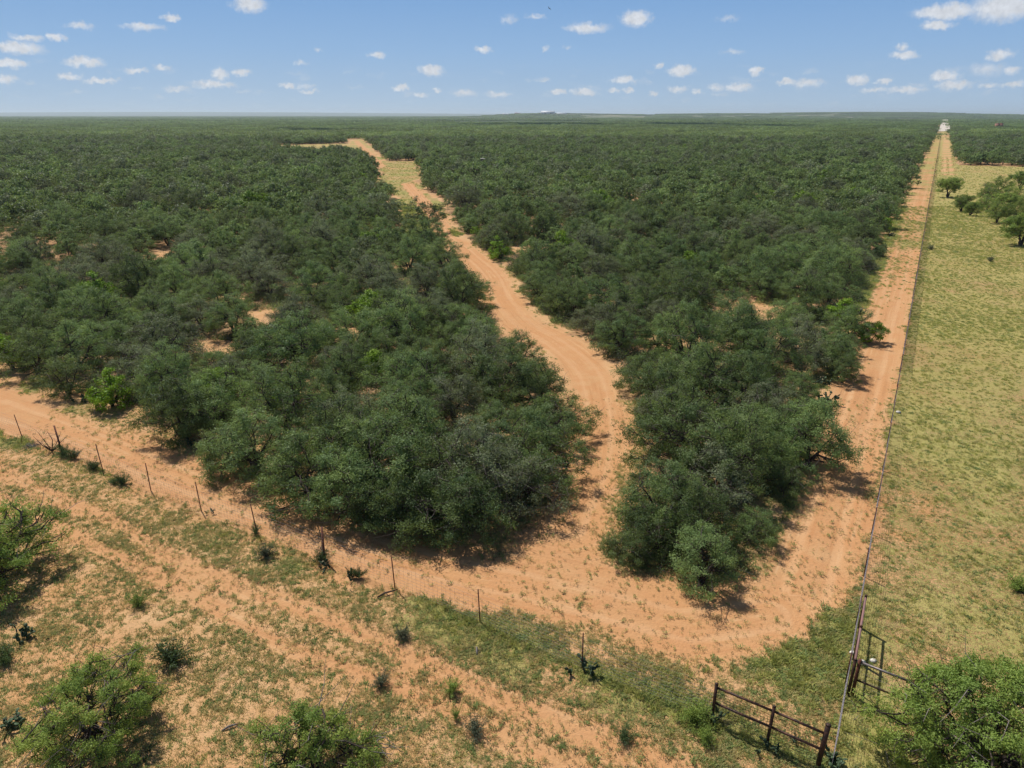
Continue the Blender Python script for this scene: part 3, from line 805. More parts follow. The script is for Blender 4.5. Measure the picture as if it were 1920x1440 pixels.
near.sort(key=lambda h: -score(h[0], h[1], h[3]) - (10 if h[4] else 0))
LM = {'left': 'left thicket', 'mid': 'thicket between winding and fence roads', 'right': 'brush right of the long fence'}
DC = lambda x, y: seg_dist(np.array([x]), np.array([y]), ROAD_C)[0][0]
placed = 0
big = []
TREES = []
LOOK = ['broad', 'tall', 'wide', 'rounded', 'low spreading', 'narrow', 'high-crowned', 'full', 'squat']
rank = {}
IND_MAX = 262
for (x, y, k, s, h) in near:
    if placed >= IND_MAX or score(x, y, s) < 0: big.append((x, y, k, s)); continue
    placed += 1
    st_, tt_ = ft(x, y)
    dc = DC(x, y)
    # which block: left of the winding road or between it and the fence road
    cpts = np.array(ROAD_C); j = np.argmin(np.hypot(cpts[:, 0] - x, cpts[:, 1] - y)); j2 = min(j + 1, len(cpts) - 1); j1 = j2 - 1
    d = cpts[j2] - cpts[j1]; side = d[0] * (y - cpts[j1][1]) - d[1] * (x - cpts[j1][0])
    block = 'left' if (side > 0) else 'mid'
    if tt_ < 0: block = 'right'
    if block == 'left' and j < 4: block = 'left' if x < cpts[j][0] else 'mid'
    wcx = float(wood_clearance(np.array([x]), np.array([y]))[0])
    dA = float(seg_dist(np.array([x]), np.array([y]), ROAD_A)[0][0])
    if wcx < 4.2:
        if tt_ < 11: where = 'edging the fence road'
        elif dc < 8: where = 'edging the winding road'
        elif dA < 9: where = 'in front row above lower road'
        else: where = 'beside a bare sandy gap'
    else:
        dd = math.hypot(x, y); where = 'well inside the thicket' if dd < 55 else ('halfway into the thicket' if dd < 75 else 'deep in the thicket')
    size = 'small ' if s < .78 else ('large ' if s > 1.03 else '')
    blk = {'left': 'left of winding road', 'mid': 'between the two roads', 'right': 'right of the fence'}[block]
    tone = 'grey-green'
    label = f'{size}{LOOK[k]} mesquite {where}, {blk}'
    TREES.append((label, x, y, s, k))
ORD = ['', 'second', 'third', 'fourth', 'fifth', 'sixth', 'seventh', 'eighth', 'ninth', 'tenth', 'eleventh', 'twelfth']
groups_ = {}
for q in TREES: groups_.setdefault(q[0], []).append(q)
for label, lst in groups_.items():
    lst.sort(key=lambda q: pix(q[1], q[2], 2.2)[0]); n_ = len(lst)
    for j, (lb, x, y, s, k) in enumerate(lst):
        if n_ == 2: pre = ('left', 'right')[j] + ' of two '
        elif n_ > 2: pre = 'leftmost ' if j == 0 else ('rightmost ' if j == n_ - 1 else ORD[min(j, 11)] + ' from left ')
        else: pre = ''
        label = pre + lb
        grow(KINDS[k], (x, y, float(height(x, y)) - .03), s, random.uniform(0, 6.28), label, 'mesquite trees of the brush thicket', sz=s * random.uniform(.9, 1.12))

SPECIAL = []
# lime-green shrubs
LK = []
for i in range(3):
    w_, c_, lm = make_tree(300 + i, Rr=1.5, H=2.4, puffs=30, leaves=190, ln=.13, wd=.075, low=.05, stems=3, puff_r=.36, lmat=M_LIME, twig=.2, trunkz=.5)
    LK.append(Kind(w_, c_, lm, 'lime_shrub'))
LLAB = ['bright lime-green shrub at the lower road edge of the left thicket', 'lime-green shrub behind the front mesquites of the left thicket', 'lime shrub at the far left above the lower road', 'lime-green bush deep in the left thicket near its left side',
        'bright green bush amid the left thicket beside a bare gap', 'yellow-green shrub under the frontmost mesquites of the left thicket', 'small yellow-green shrub lowest under the frontmost mesquites', 'far bright green bush in the middle thicket',
        'small lime bush left of the lone dark roadside tree', 'farthest lime-green bush in the middle thicket near the fence road', 'small lime shrub by the fence road bend', 'lime shrub in the middle thicket halfway back', 'lime shrub right beside the winding road past the lone tree',
        'small lime shrub showing between grey-green crowns left of the winding road', 'smallest lime shrub beside the fence road', 'tiny lime shrub in the middle of the left thicket', 'lime bush in the middle thicket just past the winding road', 'far lime bush in the left thicket']
for i, ((q, s), lab) in enumerate(zip(lime_xy, LLAB)):
    grow(LK[i % 3], (q[0], q[1], float(height(*q)) - .03), s * (1.4 if i in (0, 2, 5, 6) else 1.75), i * 1.3, lab, 'lime-green shrubs in the thicket', 'lime_shrub', 'shrub')

# the lone dark tree by the winding road, with a bare trunk
w_, c_, lm = make_tree(411, Rr=3.3, H=5.2, puffs=44, leaves=170, ln=.2, wd=.07, low=.5, stems=2, puff_r=.62, twig=.3, flat=.45, trunkz=.62)
K_LONE = Kind(w_, c_, lm, 'lone_mesquite')
x, y, z = on(797, 440)
grow(K_LONE, (x, y, z - .05), 1.15, .4, 'lone mesquite with a bare dark trunk standing at the left edge of the winding road', None, crown_mat=M_LONE)

# open-grown mesquites on the near ground
def near_tree(seed, **k):
    w_, c_, lm = make_tree(seed, lmat=M_LEAF_N, **k); return Kind(w_, c_, lm, 'open_mesquite')


K_BL = near_tree(501, Rr=1.95, H=2.9, puffs=100, leaves=520, ln=.068, wd=.026, low=.05, stems=4, puff_r=.30, twig=.8, open_=.35, trunkz=.6)
x, y, z = on(188, 1392)
grow(K_BL, (x, y, z - .03), 1.0, .3, 'sparse feathery mesquite on bare sand at the bottom left corner, its shadow to the right', None)
K_BC = near_tree(502, Rr=1.5, H=2.0, puffs=62, leaves=460, ln=.07, wd=.024, low=.05, stems=5, puff_r=.27, twig=1., open_=.4, trunkz=.6)
x, y, z = on(585, 1452)
grow(K_BC, (x, y, z - .03), 1.2, 1.3, 'wispy green mesquite bush cut by the bottom edge left of centre', None)
K_LL = near_tree(503, Rr=2.2, H=3.0, puffs=84, leaves=330, ln=.09, wd=.036, low=.25, stems=4, puff_r=.36, twig=.8, open_=.4, trunkz=.6)
x, y, z = on(0, 1092)
grow(K_LL, (x, y, z - .03), 1.2, 2.0, 'spreading mesquite at the left edge casting a dark shadow on the sand', None)
K_BR = near_tree(504, Rr=2.5, H=3.1, puffs=135, leaves=560, ln=.075, wd=.03, low=.05, stems=5, puff_r=.36, twig=.8, open_=.15, trunkz=.55)
x, y, z = on(1835, 1440)
grow(K_BR, (x, y, z - .03), 1.15, 4.1, 'dense bright green mesquite filling the bottom right corner beside the cross fence', None)

# field trees right of the long fence
K_VASE = []
for i in range(3):
    w_, c_, lm = make_tree(520 + i, Rr=2.0, H=3.6, puffs=60, leaves=260, ln=.15, wd=.055, low=.42, stems=7, puff_r=.46, twig=.1, flat=.16, trunkz=.5, lmat=M_LEAF_N)
    K_VASE.append(Kind(w_, c_, lm, 'field_mesquite'))
FT = [(1776, 370, 1.35, 0, 'vase-shaped lone tree in the field near the fence, largest there'), (1802, 397, .95, 1, 'small vase-shaped tree in the field, left of the two little ones'), (1819, 405, .75, 2, 'smallest vase-shaped tree in the field, beside the bush cluster'),
      (1913, 462, 1.35, 1, 'dark tree cut by the right edge, nearest of the field trees'), (1852, 375, 1.2, 2, 'field tree at the top left of the bush cluster'), (1870, 362, 1.3, 0, 'field tree at the top of the bush cluster by the right edge'), (1898, 378, 1.35, 1, 'paler olive field tree at the right edge of the bush cluster'),
      (1850, 395, 1.1, 0, 'round field tree at the left front of the bush cluster'), (1868, 419, 1.05, 2, 'low round field tree in front of the bush cluster'), (1905, 420, 1.2, 0, 'field tree at the right edge below the bush cluster'), (1912, 355, 1.3, 2, 'field tree farthest back at the right edge'), (1885, 400, 1.1, 1, 'field tree in the middle of the bush cluster'),
      (1940, 400, 1.3, 0, 'field tree partly outside the right edge')]
for (px, py, s, k, lab) in FT:
    x, y, z = on(px, py)
    if k == 0 and px != 1776 or px in (1852, 1898, 1868, 1905):
        kk = KINDS[(px + py) % 9]; s *= .8; grow(kk, (x, y, z - .03), s, px * .1, lab, 'trees scattered over the open field', crown_mat=M_LEAF_N)
    else: grow(K_VASE[k], (x, y, z - .03), s, px * .1, lab, 'trees scattered over the open field')

# small shrubs and weeds that can be told apart on the open ground
SK = []
for i in range(4):
    mb = MB(); r = np.random.default_rng(600 + i); wd_ = MB()
    for k in range(34):
        th = r.uniform(0, 6.28); q = r.uniform(.1, .75); e = np.array((math.cos(th) * q, math.sin(th) * q, r.uniform(.35, .85) * (1.15 - q * .6)))
        m_ = e * (.5, .5, .55) + r.normal(size=3) * .04; wd_.tube([(0, 0, -.03), m_, e], [.014, .009, .004], 3, 0, False)
        n = 60; tt = r.uniform(.25, 1.05, n)[:, None]; pos = (1 - tt) ** 2 * 0 + 2 * tt * (1 - tt) * m_ + tt ** 2 * e + r.normal(size=(n, 3)) * .06
        pos[:, 2] = np.maximum(pos[:, 2], .03); mb.leaves(pos, .085, .026, np.clip(.5 * r.random() + .5 * r.random(n), 0, 1), 0, .4, r)
    SK.append((wd_, mb))
SKM = [(a.mesh('shrub_stems', [M_BARK]), b.mesh('shrub_leaves', M_LEAF_N)) for a, b in SK]
SH = [(322, 1242, 1.25, 'dense dark green bush on the sand right of the bottom left mesquite', M_DARK), (258, 1135, .75, 'small grey-green bush alone on speckled sand at left', None), (12, 1240, .8, 'green bush cut by the left edge', M_DARK),
      (175, 880, .7, 'dark green shrub at the foot of the third fence post', M_DARK), (228, 906, .8, 'dark shrub between the third and fourth fence posts', M_DARK), (212, 906, .5, 'small dark shrub left of its bigger neighbour on the fence line', M_DARK), (122, 856, .85, 'leafy green shrub at the foot of the dark second fence post', M_DARK),
      (140, 860, .7, 'shrub with upright stems right of the second fence post', M_DARK), (498, 1045, .8, 'grey-green shrub near the sixth fence post', M_GREY), (600, 1050, .7, 'brushy shrub around the foot of the seventh post', M_DARK), (672, 1080, .6, 'shrub beside the cactus on the fence line', M_DARK),
      (755, 1195, .6, 'brown twiggy bush between wheel tracks and fence', M_GREY), (848, 1296, .6, 'bright low bush on the strip between the wheel tracks', None), (1168, 1390, .6, 'spiky green shrub with a dark shadow beside the wheel track', M_DARK), (1305, 1350, .95, 'wide green bush left of the pipe brace post', None),
      (1320, 1385, .7, 'green bush just below the wide one by the pipe brace', None), (855, 1345, .4, 'small bright tuft-like bush below centre on the track strip', None), (890, 1375, .7, 'blue-green low shrub near the bottom of the picture', M_GREY), (716, 1285, .6, 'dark low shrub in the middle of the wheel tracks', M_GREY),
      (1395, 1005, .6, 'grey brush clump in the tip of the middle thicket', M_GREY), (1745, 470, .9, 'tiny grey bush alone in the field grass', M_GREY), (1912, 1110, .9, 'bush cut by the right edge of the field', None), (1856, 492, .8, 'faint grey bush high in the field', M_GREY),
      (1895, 335, 1.4, 'small dark bush far in the field, middle one', M_DARK), (1850, 350, 1.4, 'small grey bush far in the field', M_GREY), (1916, 328, 1.4, 'small dark bush far in the field at the right edge', M_DARK), (480, 1000, .5, 'small bush at the foot of the sixth fence post', M_DARK)]
for i, (px, py, s, lab, m) in enumerate(SH):
    x, y, z = on(px, py); t = thing('shrub', lab, 'shrub', (x, y, z), i * 1.7); t.scale = (s, s, s * (1.0 if i else .85))
    a, b = SKM[i % 4]; link('stem', a, t); o = link('foliage', b, t)
    if m: o.material_slots[0].link = 'OBJECT'; o.material_slots[0].material = m

# ------------------------------------------------------------------ the wood beyond: instances on points (one mass)
PROTO = bpy.data.collections.new('plant_prototypes')      # never linked to the scene; only instanced


def scatter(name, pts, rz, scl, idx, protos, mats_note=None, **tags):
    coll = bpy.data.collections.new(name + '_kinds')
    for i, me in enumerate(protos):
        o = bpy.data.objects.new(f'{name}_{i:02d}', me); coll.objects.link(o)
    me = bpy.data.meshes.new(name); n = len(pts)
    me.vertices.add(n); me.vertices.foreach_set('co', np.asarray(pts, np.float32).ravel())
    a = me.attributes.new('rz', 'FLOAT_VECTOR', 'POINT'); a.data.foreach_set('vector', np.stack([np.zeros(n), np.zeros(n), rz], 1).astype(np.float32).ravel())
    sv = np.asarray(scl, float)
    if sv.ndim == 1: sv = np.stack([sv, sv, sv], 1)
    a = me.attributes.new('scl', 'FLOAT_VECTOR', 'POINT'); a.data.foreach_set('vector', sv.astype(np.float32).ravel())
    a = me.attributes.new('kindi', 'INT', 'POINT'); a.data.foreach_set('value', np.asarray(idx, np.int32))
    ng = bpy.data.node_groups.new(name, 'GeometryNodeTree')
    ng.interface.new_socket('Geometry', in_out='INPUT', socket_type='NodeSocketGeometry')
    ng.interface.new_socket('Geometry', in_out='OUTPUT', socket_type='NodeSocketGeometry')
    gi = ng.nodes.new('NodeGroupInput'); go = ng.nodes.new('NodeGroupOutput')
    ip = ng.nodes.new('GeometryNodeInstanceOnPoints'); ci = ng.nodes.new('GeometryNodeCollectionInfo')
    ci.inputs['Collection'].default_value = coll; ci.inputs['Separate Children'].default_value = True; ci.inputs['Reset Children'].default_value = True
    def na(nm, dt):
        q = ng.nodes.new('GeometryNodeInputNamedAttribute'); q.data_type = dt; q.inputs['Name'].default_value = nm
        return [o for o in q.outputs if o.enabled and o.name == 'Attribute'][0]
    L = ng.links.new
    L(gi.outputs[0], ip.inputs['Points']); L(ci.outputs[0], ip.inputs['Instance']); ip.inputs['Pick Instance'].default_value = True
    L(na('kindi', 'INT'), ip.inputs['Instance Index']); L(na('rz', 'FLOAT_VECTOR'), ip.inputs['Rotation']); L(na('scl', 'FLOAT_VECTOR'), ip.inputs['Scale'])
    L(ip.outputs[0], go.inputs[0])
    o = link(name, me); md = o.modifiers.new('scatter', 'NODES'); md.node_group = ng
    return tag(o, **tags)


def joined(wood, crown, lm):
    mb = MB(); mb.v = wood.v + [v for v in crown.v]; mb.n = 0
    off = sum(len(v) for v in wood.v)
    mb.q = [np.asarray(q) for q in wood.q] + [q + off for q in crown.q]
    mb.mi = wood.mi + [m * 0 + 2 for m in crown.mi]; mb.tone = wood.tone + crown.tone
    return mb.mesh('far_mesquite', [M_BARK, M_TWIG, lm])


near_protos = []; mid_protos = []
for i in range(6):
    near_protos.append(joined(*make_tree(700 + i, Rr=2.8 + .2 * (i % 3), H=3.8 + .25 * i, puffs=58, leaves=95, ln=.26, wd=.095, low=.25, stems=3, puff_r=.56, twig=.6 if i < 5 else 2.2, sides=3, lmat=M_LEAF if i < 5 else M_LEAF_G)))
for i in range(5):
    mid_protos.append(joined(*make_tree(740 + i, Rr=2.9, H=3.8 + .25 * i, puffs=40, leaves=36, ln=.42, wd=.19, low=.4, stems=2, puff_r=.62, twig=0, sides=3, lmat=M_LEAF if i < 4 else M_LEAF_G)))
n_lime = joined(*make_tree(760, Rr=2.0, H=3.2, puffs=34, leaves=60, ln=.3, wd=.14, low=.1, stems=3, puff_r=.5, lmat=M_LIME, twig=0, sides=3))

pts = []; sc_l = []; ix = []
for (x, y, k, s) in big: pts.append((x, y)); sc_l.append(s * rng.uniform(.9, 1.1)); ix.append(int(rng.integers(6)) if math.hypot(x, y) < 135 else 6 + int(rng.integers(5)))


def jit(x0, x1, y0, y1, cell):
    gx, gy = np.meshgrid(np.arange(x0, x1, cell), np.arange(y0, y1, cell)); n = gx.size
    return gx.ravel() + rng.uniform(-.42, .42, n) * cell, gy.ravel() + rng.uniform(-.42, .42, n) * cell


gx, gy = jit(-520, 560, 185, 520, 4.0)
sz = np.clip(rng.normal(.98, .17, gx.size), .5, 1.35); wc3 = wood_clearance(gx, gy)
m = (wc3 > sz * 1.9) & (np.abs(gx) < gy * .92 + 20) & ~((gy < 190) & (gx > -150) & (gx < 230)) & (fbm(gx, gy, 14, 91) > .30)
gx, gy, sz = gx[m], gy[m], sz[m]
for x, y, s in zip(gx, gy, sz): pts.append((x, y)); sc_l.append(s); ix.append(6 + int(rng.integers(5)))
pts = np.array(pts); P3 = np.stack([pts[:, 0], pts[:, 1], height(pts[:, 0], pts[:, 1]) - .05], 1)
ix = np.array(ix); lim = rng.random(len(ix)) < .022; ix[lim] = 11
scl = np.array(sc_l); scl = np.stack([scl, scl, scl * rng.uniform(.85, 1.15, len(scl))], 1)
scatter('brushland', P3, rng.uniform(0, 6.28, len(P3)), scl, ix, near_protos + mid_protos + [n_lime],
        label='endless grey-green mesquite brushland stretching back from the near trees', cat='brushland', kind='stuff')
print('individual', placed, 'mid', len(P3))

# beyond: patches of crowns
def patch_mesh(seed, size, cell, nl, ln, wd, Rr=2.9):
    r = np.random.default_rng(seed); mb = MB(); n = int(size / cell)
    for i in range(n):
        for j in range(n):
            if r.random() < .06: continue
            c = np.array(((i + .5 + r.uniform(-.4, .4)) * cell - size / 2, (j + .5 + r.uniform(-.4, .4)) * cell - size / 2, 0))
            s = np.clip(r.normal(1, .2), .5, 1.5); k = nl; t0 = r.random()
            lob = r.normal(size=(9, 3)) * (Rr * .42 * s, Rr * .42 * s, .25) + (0, 0, 3.3 * s); q = r.integers(0, 9, k)
            pos = c + lob[q] + r.normal(size=(k, 3)) * (.6 * s, .6 * s, .38)
            low = r.random(k) < .3; pos[low, 2] = r.uniform(.3, 2.4, low.sum())
            ou = (pos - c - (0, 0, 2.6 * s)) / Rr + (0, 0, .4); ou /= np.linalg.norm(ou, axis=1)[:, None] + 1e-9
            mb.leaves(pos, ln, wd, np.clip(t0 * .6 + .4 * r.random(k), 0, 1), 0, .1, r, ou)
    return mb.mesh('crown_patch', M_LEAF)


fp = [patch_mesh(800 + i, 28, 4.2, 130, .8, .42) for i in range(4)]
ff_ = [patch_mesh(820 + i, 90, 5.6, 26, 2.0, 1.1, 3.2) for i in range(3)]
gx, gy = jit(-1500, 1700, 520, 1500, 26)
wcp = wood_clearance(gx, gy); m = (wcp > 12) & (np.abs(gx) < gy * .92 + 30)
# the oilfield pad and the caliche road beyond it stay open
def far_open(x, y):
    s, t = ft(x, y)
    o = ((np.abs(t + 3) < 14) & (s > 980) & (s < 2600)) | ((y > 850 + 40 * np.sin(x * .05)) & (y < 1012) & (x > 585) & (x < 760)) | ((np.abs(y - 985) < 18) & (x > 560) & (x < 900)) 
    return o
m &= ~far_open(gx, gy); gx, gy = gx[m], gy[m]
# single trees stitch the seams along the fence strip
s_ = rng.uniform(480, 1200, 900); t_ = np.where(rng.random(900) < .5, rng.uniform(6.5, 19, 900), rng.uniform(-20, -9, 900))
ex = FR0[0] + s_ * U[0] - t_ * V[0]; ey = FR0[1] + s_ * U[1] - t_ * V[1]; me_ = ~far_open(ex, ey) & (ey > 500); ex, ey = ex[me_], ey[me_]
gx2, gy2 = jit(-6500, 7200, 1500, 6800, 84)
m = (np.abs(gx2) < gy2 * .92 + 60) & ~far_open(gx2, gy2); gx2, gy2 = gx2[m], gy2[m]
op = fbm(gx2, gy2, 700, 131, 3); rise = (gy2 > 3300) & (gy2 < 4900) & (gx2 > -350) & (gx2 < 1900); m = (op < .70) & ~(rise & (fbm(gx2, gy2, 260, 133, 3) > .52)); gx2, gy2 = gx2[m], gy2[m]
XX = np.concatenate([gx, gx2, ex]); YY = np.concatenate([gy, gy2, ey])
II = np.concatenate([rng.integers(0, 4, len(gx)), 4 + rng.integers(0, 3, len(gx2)), 7 + rng.integers(0, 5, len(ex))])
P3 = np.stack([XX, YY, height(XX, YY) - .05], 1)
rzz = np.where(II < 7, rng.integers(0, 4, len(II)) * math.pi / 2 + rng.uniform(-.12, .12, len(II)), rng.uniform(0, 6.28, len(II)))
scatter('distant_brushland', P3, rzz, rng.uniform(.9, 1.1, len(II)), II, fp + ff_ + mid_protos,
        label='far dark green brush fading to blue at the flat horizon', cat='brushland', kind='stuff')
print('patches', len(P3))

# undergrowth inside the thicket
ugp = []
for i in range(4):
    r = np.random.default_rng(900 + i); mb = MB()
    n = 420; th = r.uniform(0, 6.28, n); q = np.sqrt(r.random(n)) * .8
    pos = np.stack([np.cos(th) * q, np.sin(th) * q, np.abs(r.normal(size=n)) * .35 * (1.2 - q) + .05], 1)
    mb.leaves(pos, .12, .05, r.random(n), 0, .3, r)
    for k in range(14):
        e = r.normal(size=3) * (.5, .5, .3) + (0, 0, .6); mb.tube([(r.normal() * .1, r.normal() * .1, 0), e * .5 + r.normal(size=3) * .07, e], [.012, .009, .004], 3, 1, False)
    ugp.append(mb.mesh('undergrowth', [[M_DARK, M_GREY, M_LEAF, M_WEED][i], M_TWIG]))
mm = np.hypot(c2[:, 0], c2[:, 1]) < 110; c3 = c2[mm][:11000]
P3 = np.stack([c3[:, 0], c3[:, 1], height(c3[:, 0], c3[:, 1]) - .03], 1)
scatter('undergrowth', P3, rng.uniform(0, 6.28, len(P3)), rng.uniform(.5, 1.35, len(P3)), rng.integers(0, 4, len(P3)), ugp,
        label='low dark undergrowth and dead twigs between the thicket trees', cat='undergrowth', kind='stuff')

# ------------------------------------------------------------------ grass, weeds, specks
def blade_tuft(seed, n, h, spread, wd, mat, lean=.6, broad=False):
    r = np.random.default_rng(seed); mb = MB()
    th = r.uniform(0, 6.28, n); b = np.stack([r.normal(size=n) * spread * .45, r.normal(size=n) * spread * .45, np.zeros(n) - .01], 1)
    out = np.stack([np.cos(th), np.sin(th), np.zeros(n)], 1); hh = (h * r.uniform(.5, 1.2, n))[:, None]; ln_ = (lean * r.uniform(.3, 1.3, n))[:, None]
    tip = b + out * hh * ln_ + (0, 0, 1) * hh; mid = b + out * hh * ln_ * .35 + (0, 0, .6) * hh
    e = np.stack([-np.sin(th), np.cos(th), np.zeros(n)], 1) * wd
    V_ = np.stack([b, mid - e, tip, mid + e], 1).reshape(-1, 3)
    mb.add(V_, np.arange(4 * n).reshape(n, 4), 0, r.random(n)); return mb.mesh('tuft', mat)


tufts = [blade_tuft(1, 26, .17, .16, .012, M_GRASS, .8), blade_tuft(2, 34, .22, .22, .013, M_GRASS, .7), blade_tuft(3, 26, .13, .2, .012, M_DRYG, 1.0), blade_tuft(4, 30, .13, .22, .022, M_WEED, 1.1),
         blade_tuft(5, 20, .10, .14, .014, M_WEED, 1.2), blade_tuft(6, 36, .2, .24, .014, M_GRASS, .9), blade_tuft(7, 9, .05, .08, .012, M_DARK, 1.3), blade_tuft(8, 11, .06, .1, .012, M_DRYG, 1.2), blade_tuft(9, 10, .06, .09, .014, M_GREY, 1.3)]


def place(n, x0, x1, y0, y1, fn, seed):
    r = np.random.default_rng(seed); x = r.uniform(x0, x1, n); y = r.uniform(y0, y1, n)
    m = (np.abs(x) < y * .85 + 6); x, y = x[m], y[m]
    cov, lush, packed, dark, p = cover_fields(x, y); pr = fn(cov, lush, packed, dark, p, x, y)
    k = r.random(len(x)) < pr; return x[k], y[k], cov[k], lush[k], p['t'][k], packed[k], r


x, y, cov, lush, t, pk_, r = place(700000, -45, 100, 10, 150, lambda c, l, pk, dk, p, x, y: np.clip((c - .12) * 1.15, 0, 1) ** 1.3 * (dk < .4) * np.where(y < 60, .85, .85 * np.clip(60 / y, 0, 1) ** 1.6), 11)
u = r.random(len(x)); idx = np.where(u < lush * .9, r.choice([1, 5, 3, 3], len(x)), np.where(u < .62, r.choice([0, 0, 3, 4], len(x)), r.choice([2, 7, 2], len(x))))
idx = np.where((t < 0) & (u > .25), r.choice([0, 0, 2, 2, 7], len(x)), idx)
s1 = r.uniform(.5, 1.25, len(x)) * (.42 + .42 * lush) * (1 + .012 * np.clip(y - 35, 0, 120))
print('tufts', len(x))
def far_tufts(n, x0, x1, y0, y1, seed):
    r = np.random.default_rng(seed); x = r.uniform(x0, x1, n); y = r.uniform(y0, y1, n)
    cov, lush, packed, dark, p = cover_fields(x, y); k = (r.random(n) < np.clip(cov - .25, 0, 1)) & (dark < .3) & (p['road'] > -.2)
    return x[k], y[k], r.uniform(.7, 1.3, k.sum()), r.choice([0, 2, 1, 3], k.sum())


xa = far_tufts(30000, -95, -20, 110, 330, 21); xb = far_tufts(90000, 50, 330, 110, 330, 22)
x = np.concatenate([x, xa[0], xb[0]]); y = np.concatenate([y, xa[1], xb[1]]); s1 = np.concatenate([s1, xa[2], xb[2]]); idx = np.concatenate([idx, xa[3], xb[3]])
scatter('grass', np.stack([x, y, height(x, y) - .03], 1), r.uniform(0, 6.28, len(x)), s1, idx, tufts,
        label='patchy olive and green grass tufts over the sand and field', cat='grass', kind='stuff')
x, y, cov, lush, t, pk_, r = place(620000, -30, 34, 10, 44, lambda c, l, pk, dk, p, x, y: (.26 + .8 * np.clip(fbm(x, y, 2.2, 61) * 1.7 - .4, 0, 1)) * (dk < .4) * (1 - .97 * pk) * np.where(p['t'] < 0, .3, 1) * (1 - .8 * sstep(28, 44, y)) + .02 * pk, 12)
print('specks', len(x))
scatter('weeds', np.stack([x, y, height(x, y) - .02], 1), r.uniform(0, 6.28, len(x)), r.uniform(.35, 1.0, len(x)), r.choice([4, 6, 2, 7, 8, 6, 7], len(x)), tufts,
        label='countless tiny dry weeds and specks on the sand', cat='weeds', kind='stuff')

# ------------------------------------------------------------------ prickly pears
def pads(seed, n, spread=.5, dry=0.0):
    r = np.random.default_rng(seed); mb = MB()
    ring = 8; th = np.arange(ring) * 2 * math.pi / ring
    lst = []
    for i in range(n):
        if i < max(3, n // 7): b = np.array((r.normal() * spread * .35, r.normal() * spread * .35, -.02)); d = np.array((r.normal() * .5, r.normal() * .5, 1.))
        else:
            j = r.integers(len(lst)); pb, pd, ps = lst[j]
            if pb[2] > spread * 1.5: j = r.integers(max(3, n // 7)); pb, pd, ps = lst[j]
            b = pb + pd * ps * .92; d = pd + r.normal(size=3) * (.75, .75, .35)
        d = d / np.linalg.norm(d); s = r.uniform(.12, .20); lst.append((b, d, s))
        e = np.cross(d, r.normal(size=3)); e /= np.linalg.norm(e); nrm = np.cross(d, e)
        c = b + d * s / 2
        o = [c + (np.sin(a) * d * s * .52 + np.cos(a) * e * s * .40 * (1 + .12 * math.sin(a))) for a in th]
        f1 = c + nrm * .018; f2 = c - nrm * .018
        V_ = o + [c + (q - c) * .55 + nrm * .018 for q in o] + [c + (q - c) * .55 - nrm * .018 for q in o]
        f = []
        for k in range(ring):
            k2 = (k + 1) % ring; f += [(k, k2, ring + k2, ring + k), (k2, k, 2 * ring + k, 2 * ring + k2)]
        f += [(ring, ring + 1, ring + 2, ring + 3), (ring, ring + 3, ring + 4, ring + 7), (ring + 4, ring + 5, ring + 6, ring + 7)]
        f += [(2 * ring + 3, 2 * ring + 2, 2 * ring + 1, 2 * ring), (2 * ring + 7, 2 * ring + 4, 2 * ring + 3, 2 * ring), (2 * ring + 7, 2 * ring + 6, 2 * ring + 5, 2 * ring + 4)]
        mb.add(V_, f, 1 if r.random() < dry else 0, r.random())
    return mb.mesh('prickly_pear', [M_CACT, M_CACTY])


